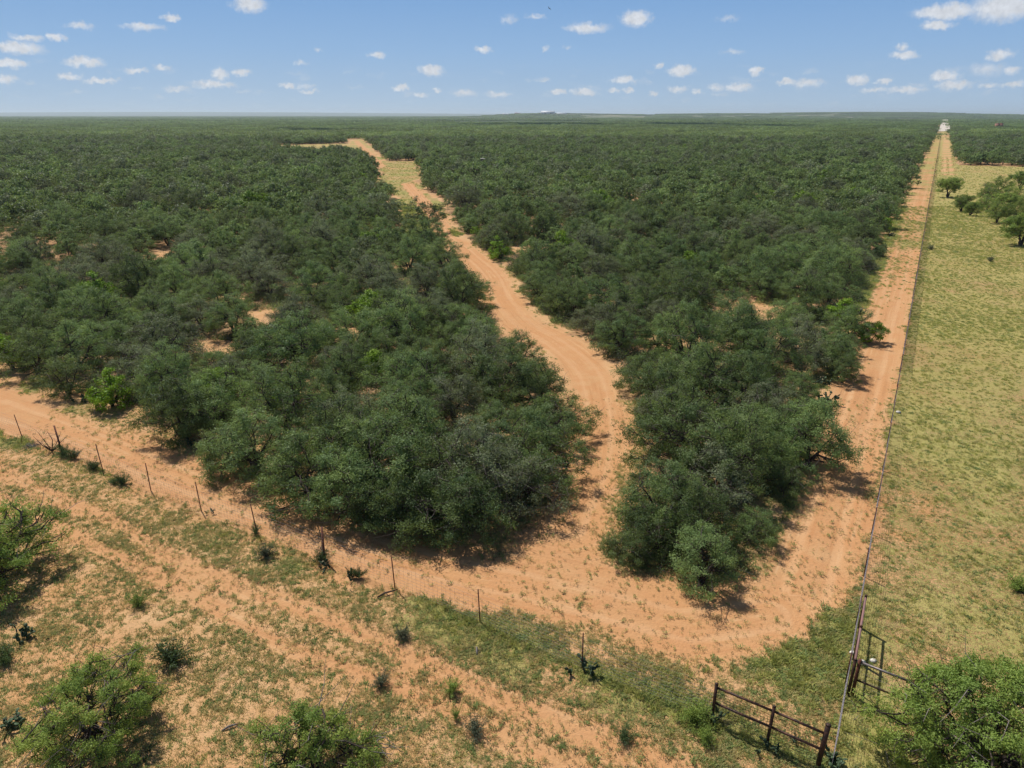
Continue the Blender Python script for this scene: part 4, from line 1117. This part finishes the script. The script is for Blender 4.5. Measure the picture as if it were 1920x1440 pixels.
CK = [pads(1, 40, .5), pads(2, 60, .7, .04), pads(3, 24, .4), pads(4, 46, .6, .15)]
CACT = [(50, 1200, 0, 1.1, 'prickly pear standing alone on the sand near the left edge'), (18, 1372, 1, 1.0, 'prickly pear at the left edge beside the bottom left mesquite'), (1100, 1262, 2, 1.2, 'prickly pear around the foot of the thin post left of the pipe brace'), (660, 1082, 0, .8, 'dark prickly pear right of the seventh fence post'),
        (612, 1062, 3, .7, 'low reddish prickly pear at the foot of the seventh fence post'), (1548, 752, 1, 1.5, 'big prickly pear in the sandy gap beside the fence road'), (1540, 722, 3, 1.2, 'prickly pear behind the big one in the sandy gap'), (1560, 705, 0, 1.1, 'farthest prickly pear of the sandy gap beside the fence road'),
        (1548, 768, 3, .9, 'small dry prickly pear in front of the big one in the gap'), (1485, 910, 2, 1.1, 'prickly pear on the green verge at the tip of the middle thicket'), (1440, 928, 0, 1.0, 'prickly pear in the shade inside the tip of the middle thicket'), (1385, 945, 3, .9, 'pale prickly pear on bare soil in the thicket tip'),
        (1610, 590, 3, 1.1, 'dry-edged prickly pear halfway up the fence road edge'), (1592, 600, 0, .9, 'prickly pear beside the dry-edged one on the fence road edge'), (1668, 445, 3, 1.6, 'reddish prickly pear far up beside the fence road'), (1660, 470, 0, 1.3, 'prickly pear far up the fence road verge, below the reddish one'),
        (1635, 510, 1, 1.1, 'prickly pear on the fence road verge halfway to the far gap'), (157, 752, 2, 1.2, 'pale-tipped prickly pear at the foot of the left thicket beside the lower road'), (1080, 805, 1, .9, 'prickly pear at the left edge of the winding road'), (1060, 870, 3, 1.0, 'prickly pear patch left of the winding road near the junction'),
        (1000, 930, 0, .9, 'prickly pear under the last mesquites before the junction'), (1205, 835, 0, .9, 'prickly pear just right of the winding road'), (1343, 1352, 2, .95, 'pale spindly prickly pear at the foot of the left pipe post'), (1443, 1408, 2, .85, 'prickly pear at the foot of the middle pipe post'),
        (1548, 1432, 1, .95, 'prickly pear around the corner pipe post'), (1492, 1392, 2, .5, 'small round prickly pear behind the wire of the pipe brace'), (355, 835, 2, 1.1, 'prickly pear at the front edge of the left thicket'), (1400, 905, 2, .8, 'small prickly pear in shade in the middle thicket tip'), (268, 1432, 2, .7, 'prickly pear under the bottom left mesquite'),
        (398, 962, 2, .5, 'stubby dark cactus by the fifth fence post')]
for i, (px, py, k, s, lab) in enumerate(CACT):
    x, y, z = on(px, py); o = link('prickly_pear', CK[k], None, (x, y, z)); o.rotation_euler = (0, 0, i * 2.1); o.scale = (s, s, s)
    tag(o, lab, 'cactus')

# dead shrub, sticks, pale stones
def dead(seed, n, h, name, label, loc, cat, mat=M_BARK, flat=False):
    r = np.random.default_rng(seed); mb = MB()
    for k in range(n):
        th = r.uniform(0, 6.28); e = np.array((math.cos(th) * h * r.uniform(.3, .9), math.sin(th) * h * r.uniform(.3, .9), (.12 if flat else 1) * h * r.uniform(.5, 1.1)))
        m_ = e * .5 + r.normal(size=3) * h * .09; mb.tube([(0, 0, 0), m_, e], [.03 * h, .02 * h, .006], 4, 0, False)
        for _ in range(4):
            q = m_ + (e - m_) * r.random(); e2 = q + r.normal(size=3) * h * (.2, .2, .08 if flat else .2); mb.tube([q, e2], [.01 * h, .004], 3, 0, False)
    return tag(link(name, mb.mesh(name, [mat]), None, loc), label, cat)


dead(5, 9, 1.15, 'dead_shrub', 'leafless dead shrub with dark branches leaning beside the second fence post', on(98, 848), 'dead shrub')
dead(6, 22, .7, 'brush_pile', 'heap of grey dead twigs left of the leafless shrub on the fence line', on(62, 838), 'brush pile', M_TWIG, True)
dead(7, 26, 1.1, 'brush_pile', 'sprawl of grey dead branches in the tip of the middle thicket', on(1335, 945), 'brush pile', M_TWIG, True)
dead(8, 18, 1.2, 'dead_shrub', 'pale grey leafless brush at the right side of the thicket tip', on(1470, 905), 'dead shrub', M_TWIG)
dead(9, 12, .5, 'brush_pile', 'small pile of brown dead sticks left of the pipe brace', on(1275, 1345), 'brush pile', M_BARK, True)
for (px, py, rz, l, lab) in ((728, 1113, .5, .9, 'dark fallen branch on the sand left below the eighth post'), (432, 1366, .5, .5, 'thin pale stick lying on bare sand at the bottom'), (895, 1222, 1.6, .4, 'short pale bone-like stick lying on grass right of the brown bush')):
    mb = MB(); mb.tube([(-l / 2, 0, .03), (-l * .1, .06 * l, .09), (l * .25, .02, .08), (l / 2, .12 * l, .03)], [.03, .035, .03, .012], 5); mb.tube([(-l * .1, .05 * l, .08), (-l * .02, -.25 * l, .04)], [.02, .01], 4)
    o = link('fallen_branch', mb.mesh('fallen_branch', [M_BARK if px == 728 else M_TWIG]), None, on(px, py)); o.rotation_euler = (0, 0, rz); tag(o, lab, 'branch')


def rock(seed, s, label, loc):
    r = np.random.default_rng(seed); bpy_me = MB(); n1, n2 = 8, 6; V_ = []; f = []
    for i in range(n2):
        ph = math.pi * (i + .02) / (n2 - 1 + .04)
        for j in range(n1):
            th = 2 * math.pi * j / n1; q = s * r.uniform(.8, 1.15); V_.append((q * math.sin(ph) * math.cos(th) * 1.2, q * math.sin(ph) * math.sin(th), q * math.cos(ph) * .65 + s * .4))
    for i in range(n2 - 1):
        for j in range(n1): f.append((i * n1 + j, (i + 1) * n1 + j, (i + 1) * n1 + (j + 1) % n1, i * n1 + (j + 1) % n1))
    bpy_me.add(V_, f); tag(link('stone', bpy_me.mesh('stone', [M_STONE]), None, loc), label, 'stone')


for i, (px, py, s, lab) in enumerate([(1003, 932, .13, 'whitish stone at the foot of the last mesquites before the junction'), (1374, 948, .16, 'white stone on bare soil in the middle thicket tip'), (1398, 908, .13, 'pale stone in the shade inside the middle thicket tip'), (1615, 1243, .14, 'pinkish white stone at the fence where the cross fence starts'),
                                     (1637, 1240, .1, 'small white stone right of the pinkish one at the cross fence'), (1598, 1224, .09, 'small pale stone just left of the long fence'), (1684, 775, .14, 'pale stone beside the long fence halfway up')]):
    rock(i, s, lab, on(px, py))

# ------------------------------------------------------------------ fences
def post_t(h=1.5):
    mb = MB(); mb.box((0, 0, h / 2 - .1), (.045, .012, h + .2)); mb.box((0, .017, h / 2 - .1), (.012, .03, h + .2))
    for k in range(9): mb.box((0, -.0105, .2 + k * .14), (.03, .012, .02))
    return mb.mesh('t_post', [M_RUST])


TP = post_t()
angT = math.atan2(T_PTS[-1][1] - T_PTS[0][1], T_PTS[-1][0] - T_PTS[0][0])
ft_ = thing('wire_fence', 'net-wire fence on thin rusty steel posts crossing from left to the pipe brace', 'fence', (*map(float, T_PTS[0]), 0.0))
inv = -np.array([*T_PTS[0], 0])


def wire_net(mb, a, b, h, nv, levels, r0, sag=0.0):
    a = np.asarray(a, float); b = np.asarray(b, float)
    for z in levels:
        n = 3; pts_ = [a + (b - a) * k / n + (0, 0, z - sag * math.sin(math.pi * k / n)) for k in range(n + 1)]; mb.tube(pts_, r0, 3, 0, False)
    for k in range(nv):
        p = a + (b - a) * (k + .5) / nv; mb.tube([p + (0, 0, levels[0]), p + (0, 0, levels[-1])], r0 * .8, 3, 0, False)


# posts stand at their bases; each leans a little as on the ground
TB = [(*q, float(height(*q))) for q in ([T_PTS[0] + (T_PTS[0] - T_PTS[1]) * k for k in range(3, 0, -1)] + T_PTS[:10])]
tops_lean = rng.normal(size=(len(TB), 2)) * .05
for i, q in enumerate(TB):
    o = link('fence_post', TP, ft_, (q[0] + inv[0], q[1] + inv[1], q[2])); o.rotation_euler = (tops_lean[i, 0] * .6, -.10 + tops_lean[i, 1] * .6 if i < 9 else -.02, angT); o.scale = (1, 1, 1.0)
    if i == 4 or i == 9: o.scale = (1.9, 1.9, 1.08)
mb = MB()
ALL = TB + [(*T_PTS[10], 0.)]
LV = [.08, .2, .33, .47, .62, .78, .95, 1.1]
for a, b in zip(ALL[:-1], ALL[1:]):
    wire_net(mb, np.array(a) + inv, np.array(b) + inv, 1.1, int(np.linalg.norm(np.array(b) - np.array(a)) / .2), LV, .0034)
    mb.tube([np.array(a) + inv + (0, 0, 1.32), np.array(b) + inv + (0, 0, 1.32)], .0022, 3, 0, False)
link('wire_net', mb.mesh('wire_net', [M_WIRE]), ft_)

# pipe brace at the corner
pb = [np.array((*T_PTS[k], 0.)) for k in (10, 11, 12)]
br = thing('pipe_brace', 'dark steel pipe fence brace of three posts and two rails with square wire mesh', 'fence', tuple(map(float, pb[0])))
o0 = pb[0]
for k, q in enumerate(pb):
    mb = MB(); h = [1.42, 1.46, 1.6][k]; rr = [.052, .05, .075][k]; lean = np.array((.03 * k, .0, 0))
    mb.tube([q - o0 + (0, 0, -.15), q - o0 + (0, 0, h) + lean], rr, 10); mb.tube([q - o0 + (0, 0, h) + lean, q - o0 + (0, 0, h + .03) + lean], [rr * 1.15, rr * .6], 10)
    link('post', mb.mesh('post', [M_BLACK]), br)
for zz, nm in ((1.28, 'top_rail'), (.66, 'middle_rail')):
    mb = MB(); mb.tube([pb[0] - o0 + (0, 0, zz), pb[1] - o0 + (.02, 0, zz)], .038, 8); mb.tube([pb[1] - o0 + (.02, 0, zz), pb[2] - o0 + (0, 0, zz)], .038, 8); link(nm, mb.mesh(nm, [M_BLACK]), br)
mb = MB(); a, b = pb[0] - o0, pb[2] - o0
wire_net(mb, a + (.0, -.05, 0), b + (0, -.05, 0), 1.2, int(np.linalg.norm(b - a) / .1), [.05 + .1 * k for k in range(12)], .0055)
link('wire_mesh', mb.mesh('wire_mesh', [M_WIRED]), br)

# long fence
def FR(s, t=0.0, z=0.0):
    q = FR0 + U * s - V * t; return np.array((q[0], q[1], z))


lf = thing('long_fence', 'long straight wire fence running from the corner to the horizon beside the field', 'fence', tuple(map(float, FR(0))))
o0 = FR(0); angR = math.atan2(U[1], U[0])
far_mb = MB()
for k in range(1, 230):
    s = 3.6 * k + (.3 if k == 1 else 0); q = FR(s); q[2] = float(height(q[0], q[1]))
    if k <= 95:
        o = link('fence_post', TP, lf, tuple(map(float, q - o0))); o.rotation_euler = (rng.normal() * .02, rng.normal() * .02, angR); o.scale = (1.1, 1.1, .93)
    else: far_mb.box(q - o0 + (0, 0, .7), (.08, .08, 1.4), angR)
tag(link('far_posts', far_mb.mesh('far_posts', [M_RUST]), lf), 'tiny far posts of the long fence', kind='stuff')
mb = MB()
LVR = [.05, .12, .2, .3, .4, .52, .64, .76, .9, 1.05, 1.2, 1.32]
segs = [0, 12, 24, 40, 60, 90, 130, 180, 260, 360, 500, 700, 830]
def FRh(s): q = FR(s); q[2] = float(height(q[0], q[1])); return q
for a, b in zip(segs[:-1], segs[1:]):
    d = .15 if a < 40 else (.3 if a < 130 else 1.2)
    for z in LVR: mb.tube([FRh(a) - o0 + (0, 0, z), FRh(b) - o0 + (0, 0, z)], .005 if a < 40 else .013, 3, 0, False)
    nn = int((b - a) / d)
    for k in range(nn):
        p = FRh(a + (b - a) * (k + .5) / nn) - o0; mb.tube([p + (0, 0, LVR[0]), p + (0, 0, LVR[-1])], .0028 if a < 40 else .010, 3, 0, False)
link('wire_net', mb.mesh('wire_net', [M_WIRE]), lf)
# pipe rail and bracing let into the long fence
for zz, nm, m_, r_ in ((1.38, 'pipe_rail', M_RUSTRED, .04), (.68, 'middle_rail', M_BLACK, .034)):
    mb = MB(); mb.tube([FR(3.45, -.12, zz) - o0, FR(7.2, -.12, zz) - o0], r_, 8); link(nm, mb.mesh(nm, [m_]), lf)
for s in (3.45, 5.3, 7.2):
    mb = MB(); mb.tube([FR(s, -.12, -.1) - o0, FR(s, -.12, 1.46) - o0], .05, 8); mb.tube([FR(s, -.12, 1.46) - o0, FR(s, -.12, 1.49) - o0], [.058, .03], 8); link('pipe_post', mb.mesh('pipe_post', [M_BLACK]), lf)

# cross fence starting at the long fence, heading right behind the corner mesquite
A = np.array((*at(1612, 1240, 1.38), 0.)); B = np.array((*at(1714, 1280, 1.38), 0.)); dirX = (B - A) / np.linalg.norm(B - A)
C_ = B + dirX * 2.6; E_ = B + dirX * 9
xf = thing('cross_fence', 'weathered pipe fence brace leading right from the long fence into the corner mesquite', 'fence', tuple(map(float, A)))
for q, h, nm in ((A, 1.45, 'pipe_post'), (B, 1.47, 'pipe_post'), (E_, 1.45, 'pipe_post')):
    mb = MB(); mb.tube([q - A + (0, 0, -.1), q - A + (0, 0, h)], .055, 8); link(nm, mb.mesh(nm, [M_RUST]), xf)
for zz, m, r_ in ((1.36, M_GALV, .04), (.62, M_BLACK, .032)):
    mb = MB(); mb.tube([(0, 0, zz), B - A + (0, 0, zz)], r_, 8); link('rail', mb.mesh('rail', [m]), xf)
mb = MB()
for z in (.2, .45, .7, .95, 1.2, 1.33): mb.tube([(0, 0, z), E_ - A + (0, 0, z)], .004, 3, 0, False)
for k in range(44): p = (E_ - A) * (k + .5) / 44; mb.tube([p + (0, 0, .2), p + (0, 0, 1.33)], .003, 3, 0, False)
link('wire_net', mb.mesh('wire_net', [M_WIRE]), xf)
# ------------------------------------------------------------------ far things
def gable(name, label, cat, loc, L_, W_, H_, rz, wall, roof, group=None, doors=2):
    t = thing(name, label, cat, loc, rz, group)
    mb = MB(); mb.box((0, 0, H_ / 2), (L_, W_, H_)); link('wall', mb.mesh('wall', [wall]), t)
    mb = MB(); e = .6; rh = W_ * .22
    v = [(-L_ / 2 - e, -W_ / 2 - e, H_), (L_ / 2 + e, -W_ / 2 - e, H_), (L_ / 2 + e, 0, H_ + rh), (-L_ / 2 - e, 0, H_ + rh), (L_ / 2 + e, W_ / 2 + e, H_), (-L_ / 2 - e, W_ / 2 + e, H_)]
    v += [(a, b, c - .15) for a, b, c in v]
    mb.add(v, [(0, 1, 2, 3), (3, 2, 4, 5), (6, 9, 8, 7), (9, 11, 10, 8), (0, 6, 7, 1), (5, 4, 10, 11), (0, 3, 9, 6), (3, 5, 11, 9), (1, 7, 8, 2), (2, 8, 10, 4)]); link('roof', mb.mesh('roof', [roof]), t)
    for k in range(doors):
        mb = MB(); mb.box(((k - (doors - 1) / 2) * L_ / (doors + .5), -W_ / 2 - .05, H_ * .35), (L_ * .1, .1, H_ * .7)); link('door', mb.mesh('door', [M_WOODG]), t)


def far_pt(px, dist):
    a, b, c = ray(px, 215); k = dist / b; return (a * k, dist, float(height(a * k, dist)))


for (px, d, l, wdt, h, wm, lab) in ((1027, 4100, 75, 30, 9, M_WHITE, 'long white barn on the horizon, largest of the far buildings'), (1053, 4080, 55, 14, 3.5, M_WHITE, 'low white shed right of the long white barn on the horizon'),
                               (945, 4150, 16, 12, 5, M_WHITE, 'white house leftmost on the horizon rise'), (952, 4130, 11, 10, 4, M_WHITE, 'small white outbuilding beside the leftmost far house'), (968, 4170, 17, 12, 5, M_WALL, 'pale house between the leftmost far house and the long barn'), (974, 4160, 9, 9, 4, M_WHITE, 'small white building nearer to the long barn')):
    x, y, z = far_pt(px, d); gable('farm_building', lab, 'building', (x, y, z + 3.0), l, wdt, h, .05, wm, M_WHITE if l > 20 or px in (945, 952) else M_TANK, 'white farm buildings on the far rise')
for (px, lab) in ((1868, 'left of two rusty storage tanks right of the far white road'), (1874.5, 'right of two rusty storage tanks right of the far white road')):
    x, y, z = on(px, 243); t = thing('storage_tank', lab, 'tank', (x, y, z), 0, 'two far storage tanks'); mb = MB(); mb.tube([(0, 0, 0), (0, 0, 7.6)], 2.7, 16); link('shell', mb.mesh('shell', [M_TANK]), t)
    mb = MB(); mb.tube([(0, 0, 7.6), (0, 0, 8.3)], [2.75, .5], 16); link('tank_roof', mb.mesh('tank_roof', [M_RUST]), t)
# far white road continuing the fence line
mb = MB()
for s0, s1 in ((1000, 1300), (1300, 1700), (1700, 2300)):
    V_ = []
    for s in (s0, s1):
        for t in (3, -10): q = FR(s, t); V_.append((q[0], q[1], float(height(q[0], q[1])) + .12 + (s - 1000) * .004))
    mb.add(V_, [(0, 1, 3, 2)])
q0 = (640, 985); V_ = [(560, 975, .15), (905, 972, .15), (905, 996, .15), (560, 998, .15)]; V_ = [(a, b, float(height(a, b)) + c) for a, b, c in V_]; mb.add(V_, [(0, 1, 2, 3)])
tag(link('caliche_road', mb.mesh('caliche_road', [M_CALI])), 'white caliche road climbing to the horizon beyond the end of the fence', None, None, 'structure')
# power poles
for px, d, lab in ((1740, 2500, 'left of two tiny power poles on the right horizon'), (1775, 2600, 'right of two tiny power poles on the right horizon')):
    x, y, z = far_pt(px, d); t = thing('power_pole', lab, 'pole', (x, y, z), 0, 'power poles on the horizon'); mb = MB(); mb.tube([(0, 0, 0), (0, 0, 26)], [.35, .25], 6); link('pole', mb.mesh('pole', [M_WOODG]), t); mb = MB(); mb.box((0, 0, 24.5), (5, .3, .4)); link('crossarm', mb.mesh('crossarm', [M_WOODG]), t)
# hunting blind
x, y, z = on(906, 318); bl = thing('hunting_blind', 'small brown box hunting blind on legs above the far brush', 'hunting blind', (x, y, z), .2); bl.scale = (.8, .8, .72)
mb = MB(); mb.box((0, 0, 4.6), (1.8, 1.8, 1.7)); link('cabin', mb.mesh('cabin', [M_WOODG]), bl)
mb = MB(); mb.box((0, 0, 5.52), (2.2, 2.2, .12)); link('roof', mb.mesh('roof', [M_WALL]), bl)
mb = MB(); mb.box((0, -.93, 4.8), (1.0, .05, .4)); link('window', mb.mesh('window', [M_BLACK]), bl)
for a in (-.8, .8):
    for b in (-.8, .8): mb = MB(); mb.tube([(a * 1.2, b * 1.2, 0), (a, b, 3.78)], .07, 4); link('leg', mb.mesh('leg', [M_WOODG]), bl)
# soaring bird
d = ray(1030, 16); k = 105 / d[1]; mb = MB()
mb.tube([(-.22, 0, 0), (-.1, 0, .02), (.05, 0, .03), (.2, 0, .02), (.26, 0, .01)], [.02, .06, .075, .05, .01], 8)
for sgn in (-1, 1):
    V_ = [(.1, sgn * .05, .04), (-.1, sgn * .05, .04), (-.06, sgn * .4, .14), (.12, sgn * .38, .15), (-.12, sgn * .75, .1), (.02, sgn * .72, .12)]
    V_ += [(a, b, c - .015) for a, b, c in V_]
    mb.add(V_, [(0, 1, 2, 3), (3, 2, 4, 5), (6, 9, 8, 7), (9, 11, 10, 8), (0, 3, 9, 6), (3, 5, 11, 9), (1, 7, 8, 2), (2, 8, 10, 4), (5, 4, 10, 11)])
mb.add([(-.2, .03, .0), (-.2, -.03, 0), (-.42, -.09, 0), (-.42, .09, 0), (-.2, .03, -.012), (-.2, -.03, -.012), (-.42, -.09, -.012), (-.42, .09, -.012)], [(0, 1, 2, 3), (7, 6, 5, 4), (0, 3, 7, 4), (1, 5, 6, 2), (3, 2, 6, 7)])
bo = link('bird', mb.mesh('bird', [M_BLACKB]), None, (d[0] * k, 105, CAM_H + d[2] * k)); bo.rotation_euler = (.5, .1, 2.4); bo.scale = (.45, .45, .45)
tag(bo, 'tiny dark bird soaring high in the blue sky', 'bird')

# a low cloud above the picture; its shadow darkens a strip of the far brush
def cloud(px, py, lx, ly, hgt, seed, label):
    g = at(px, py); k = hgt / math.tan(SUN_EL); c = np.array((g[0] + math.sin(SUN_AZ) * k, g[1] + math.cos(SUN_AZ) * k, hgt)); r = np.random.default_rng(seed); mb = MB()
    for i in range(26):
        o = np.array((r.normal() * lx * .32, r.normal() * ly * .32, 0)); rr = r.uniform(.14, .26) * min(lx, ly) * (1.2 if i < 8 else .8); o[2] = rr * .35
        n1, n2 = 18, 10; V_ = []; f = []
        for a in range(n2 + 1):
            ph = math.pi * (a + .01) / (n2 + .02)
            for b in range(n1):
                th = 2 * math.pi * b / n1; q = rr * (1 + .09 * math.sin(3 * th + i) * math.sin(4 * ph) + .05 * r.normal()); z = q * math.cos(ph)
                V_.append(o + (q * math.sin(ph) * math.cos(th), q * math.sin(ph) * math.sin(th), z if z > 0 else z * .3))
        for a in range(n2):
            for b in range(n1): f.append((a * n1 + b, (a + 1) * n1 + b, (a + 1) * n1 + (b + 1) % n1, a * n1 + (b + 1) % n1))
        mb.add(V_, f)
    me = mb.mesh('cloud', [M_CLOUD]); me.polygons.foreach_set('use_smooth', np.ones(len(me.polygons), bool)); tag(link('cloud', me, None, tuple(map(float, c))), label, 'cloud')


cloud(1090, 237, 360, 200, 760, 3, 'puffy white cloud overhead whose shadow darkens the far middle brush')
cloud(600, 250, 110, 50, 700, 4, 'small white cloud overhead shading the brush behind the left clearing')

# ------------------------------------------------------------------ air
H0 = -3.0; H1 = 90.0
mb = MB(); mb.box((0, 9000, (H0 + H1) / 2), (50000, 30000, H1 - H0))
hm, nt = new_mat('haze'); pv = nd(nt, 'ShaderNodeVolumePrincipled')
pv.inputs['Color'].default_value = (.80, .92, 1.0, 1); pv.inputs['Density'].default_value = 9e-5; pv.inputs['Anisotropy'].default_value = .25
o = nd(nt, 'ShaderNodeOutputMaterial'); nt.links.new(pv.outputs[0], o.inputs['Volume'])
HAZE = True
if HAZE:
    me = mb.mesh('haze', [hm]); tag(link('haze', me), 'thin pale air over the whole plain', None, None, 'stuff')
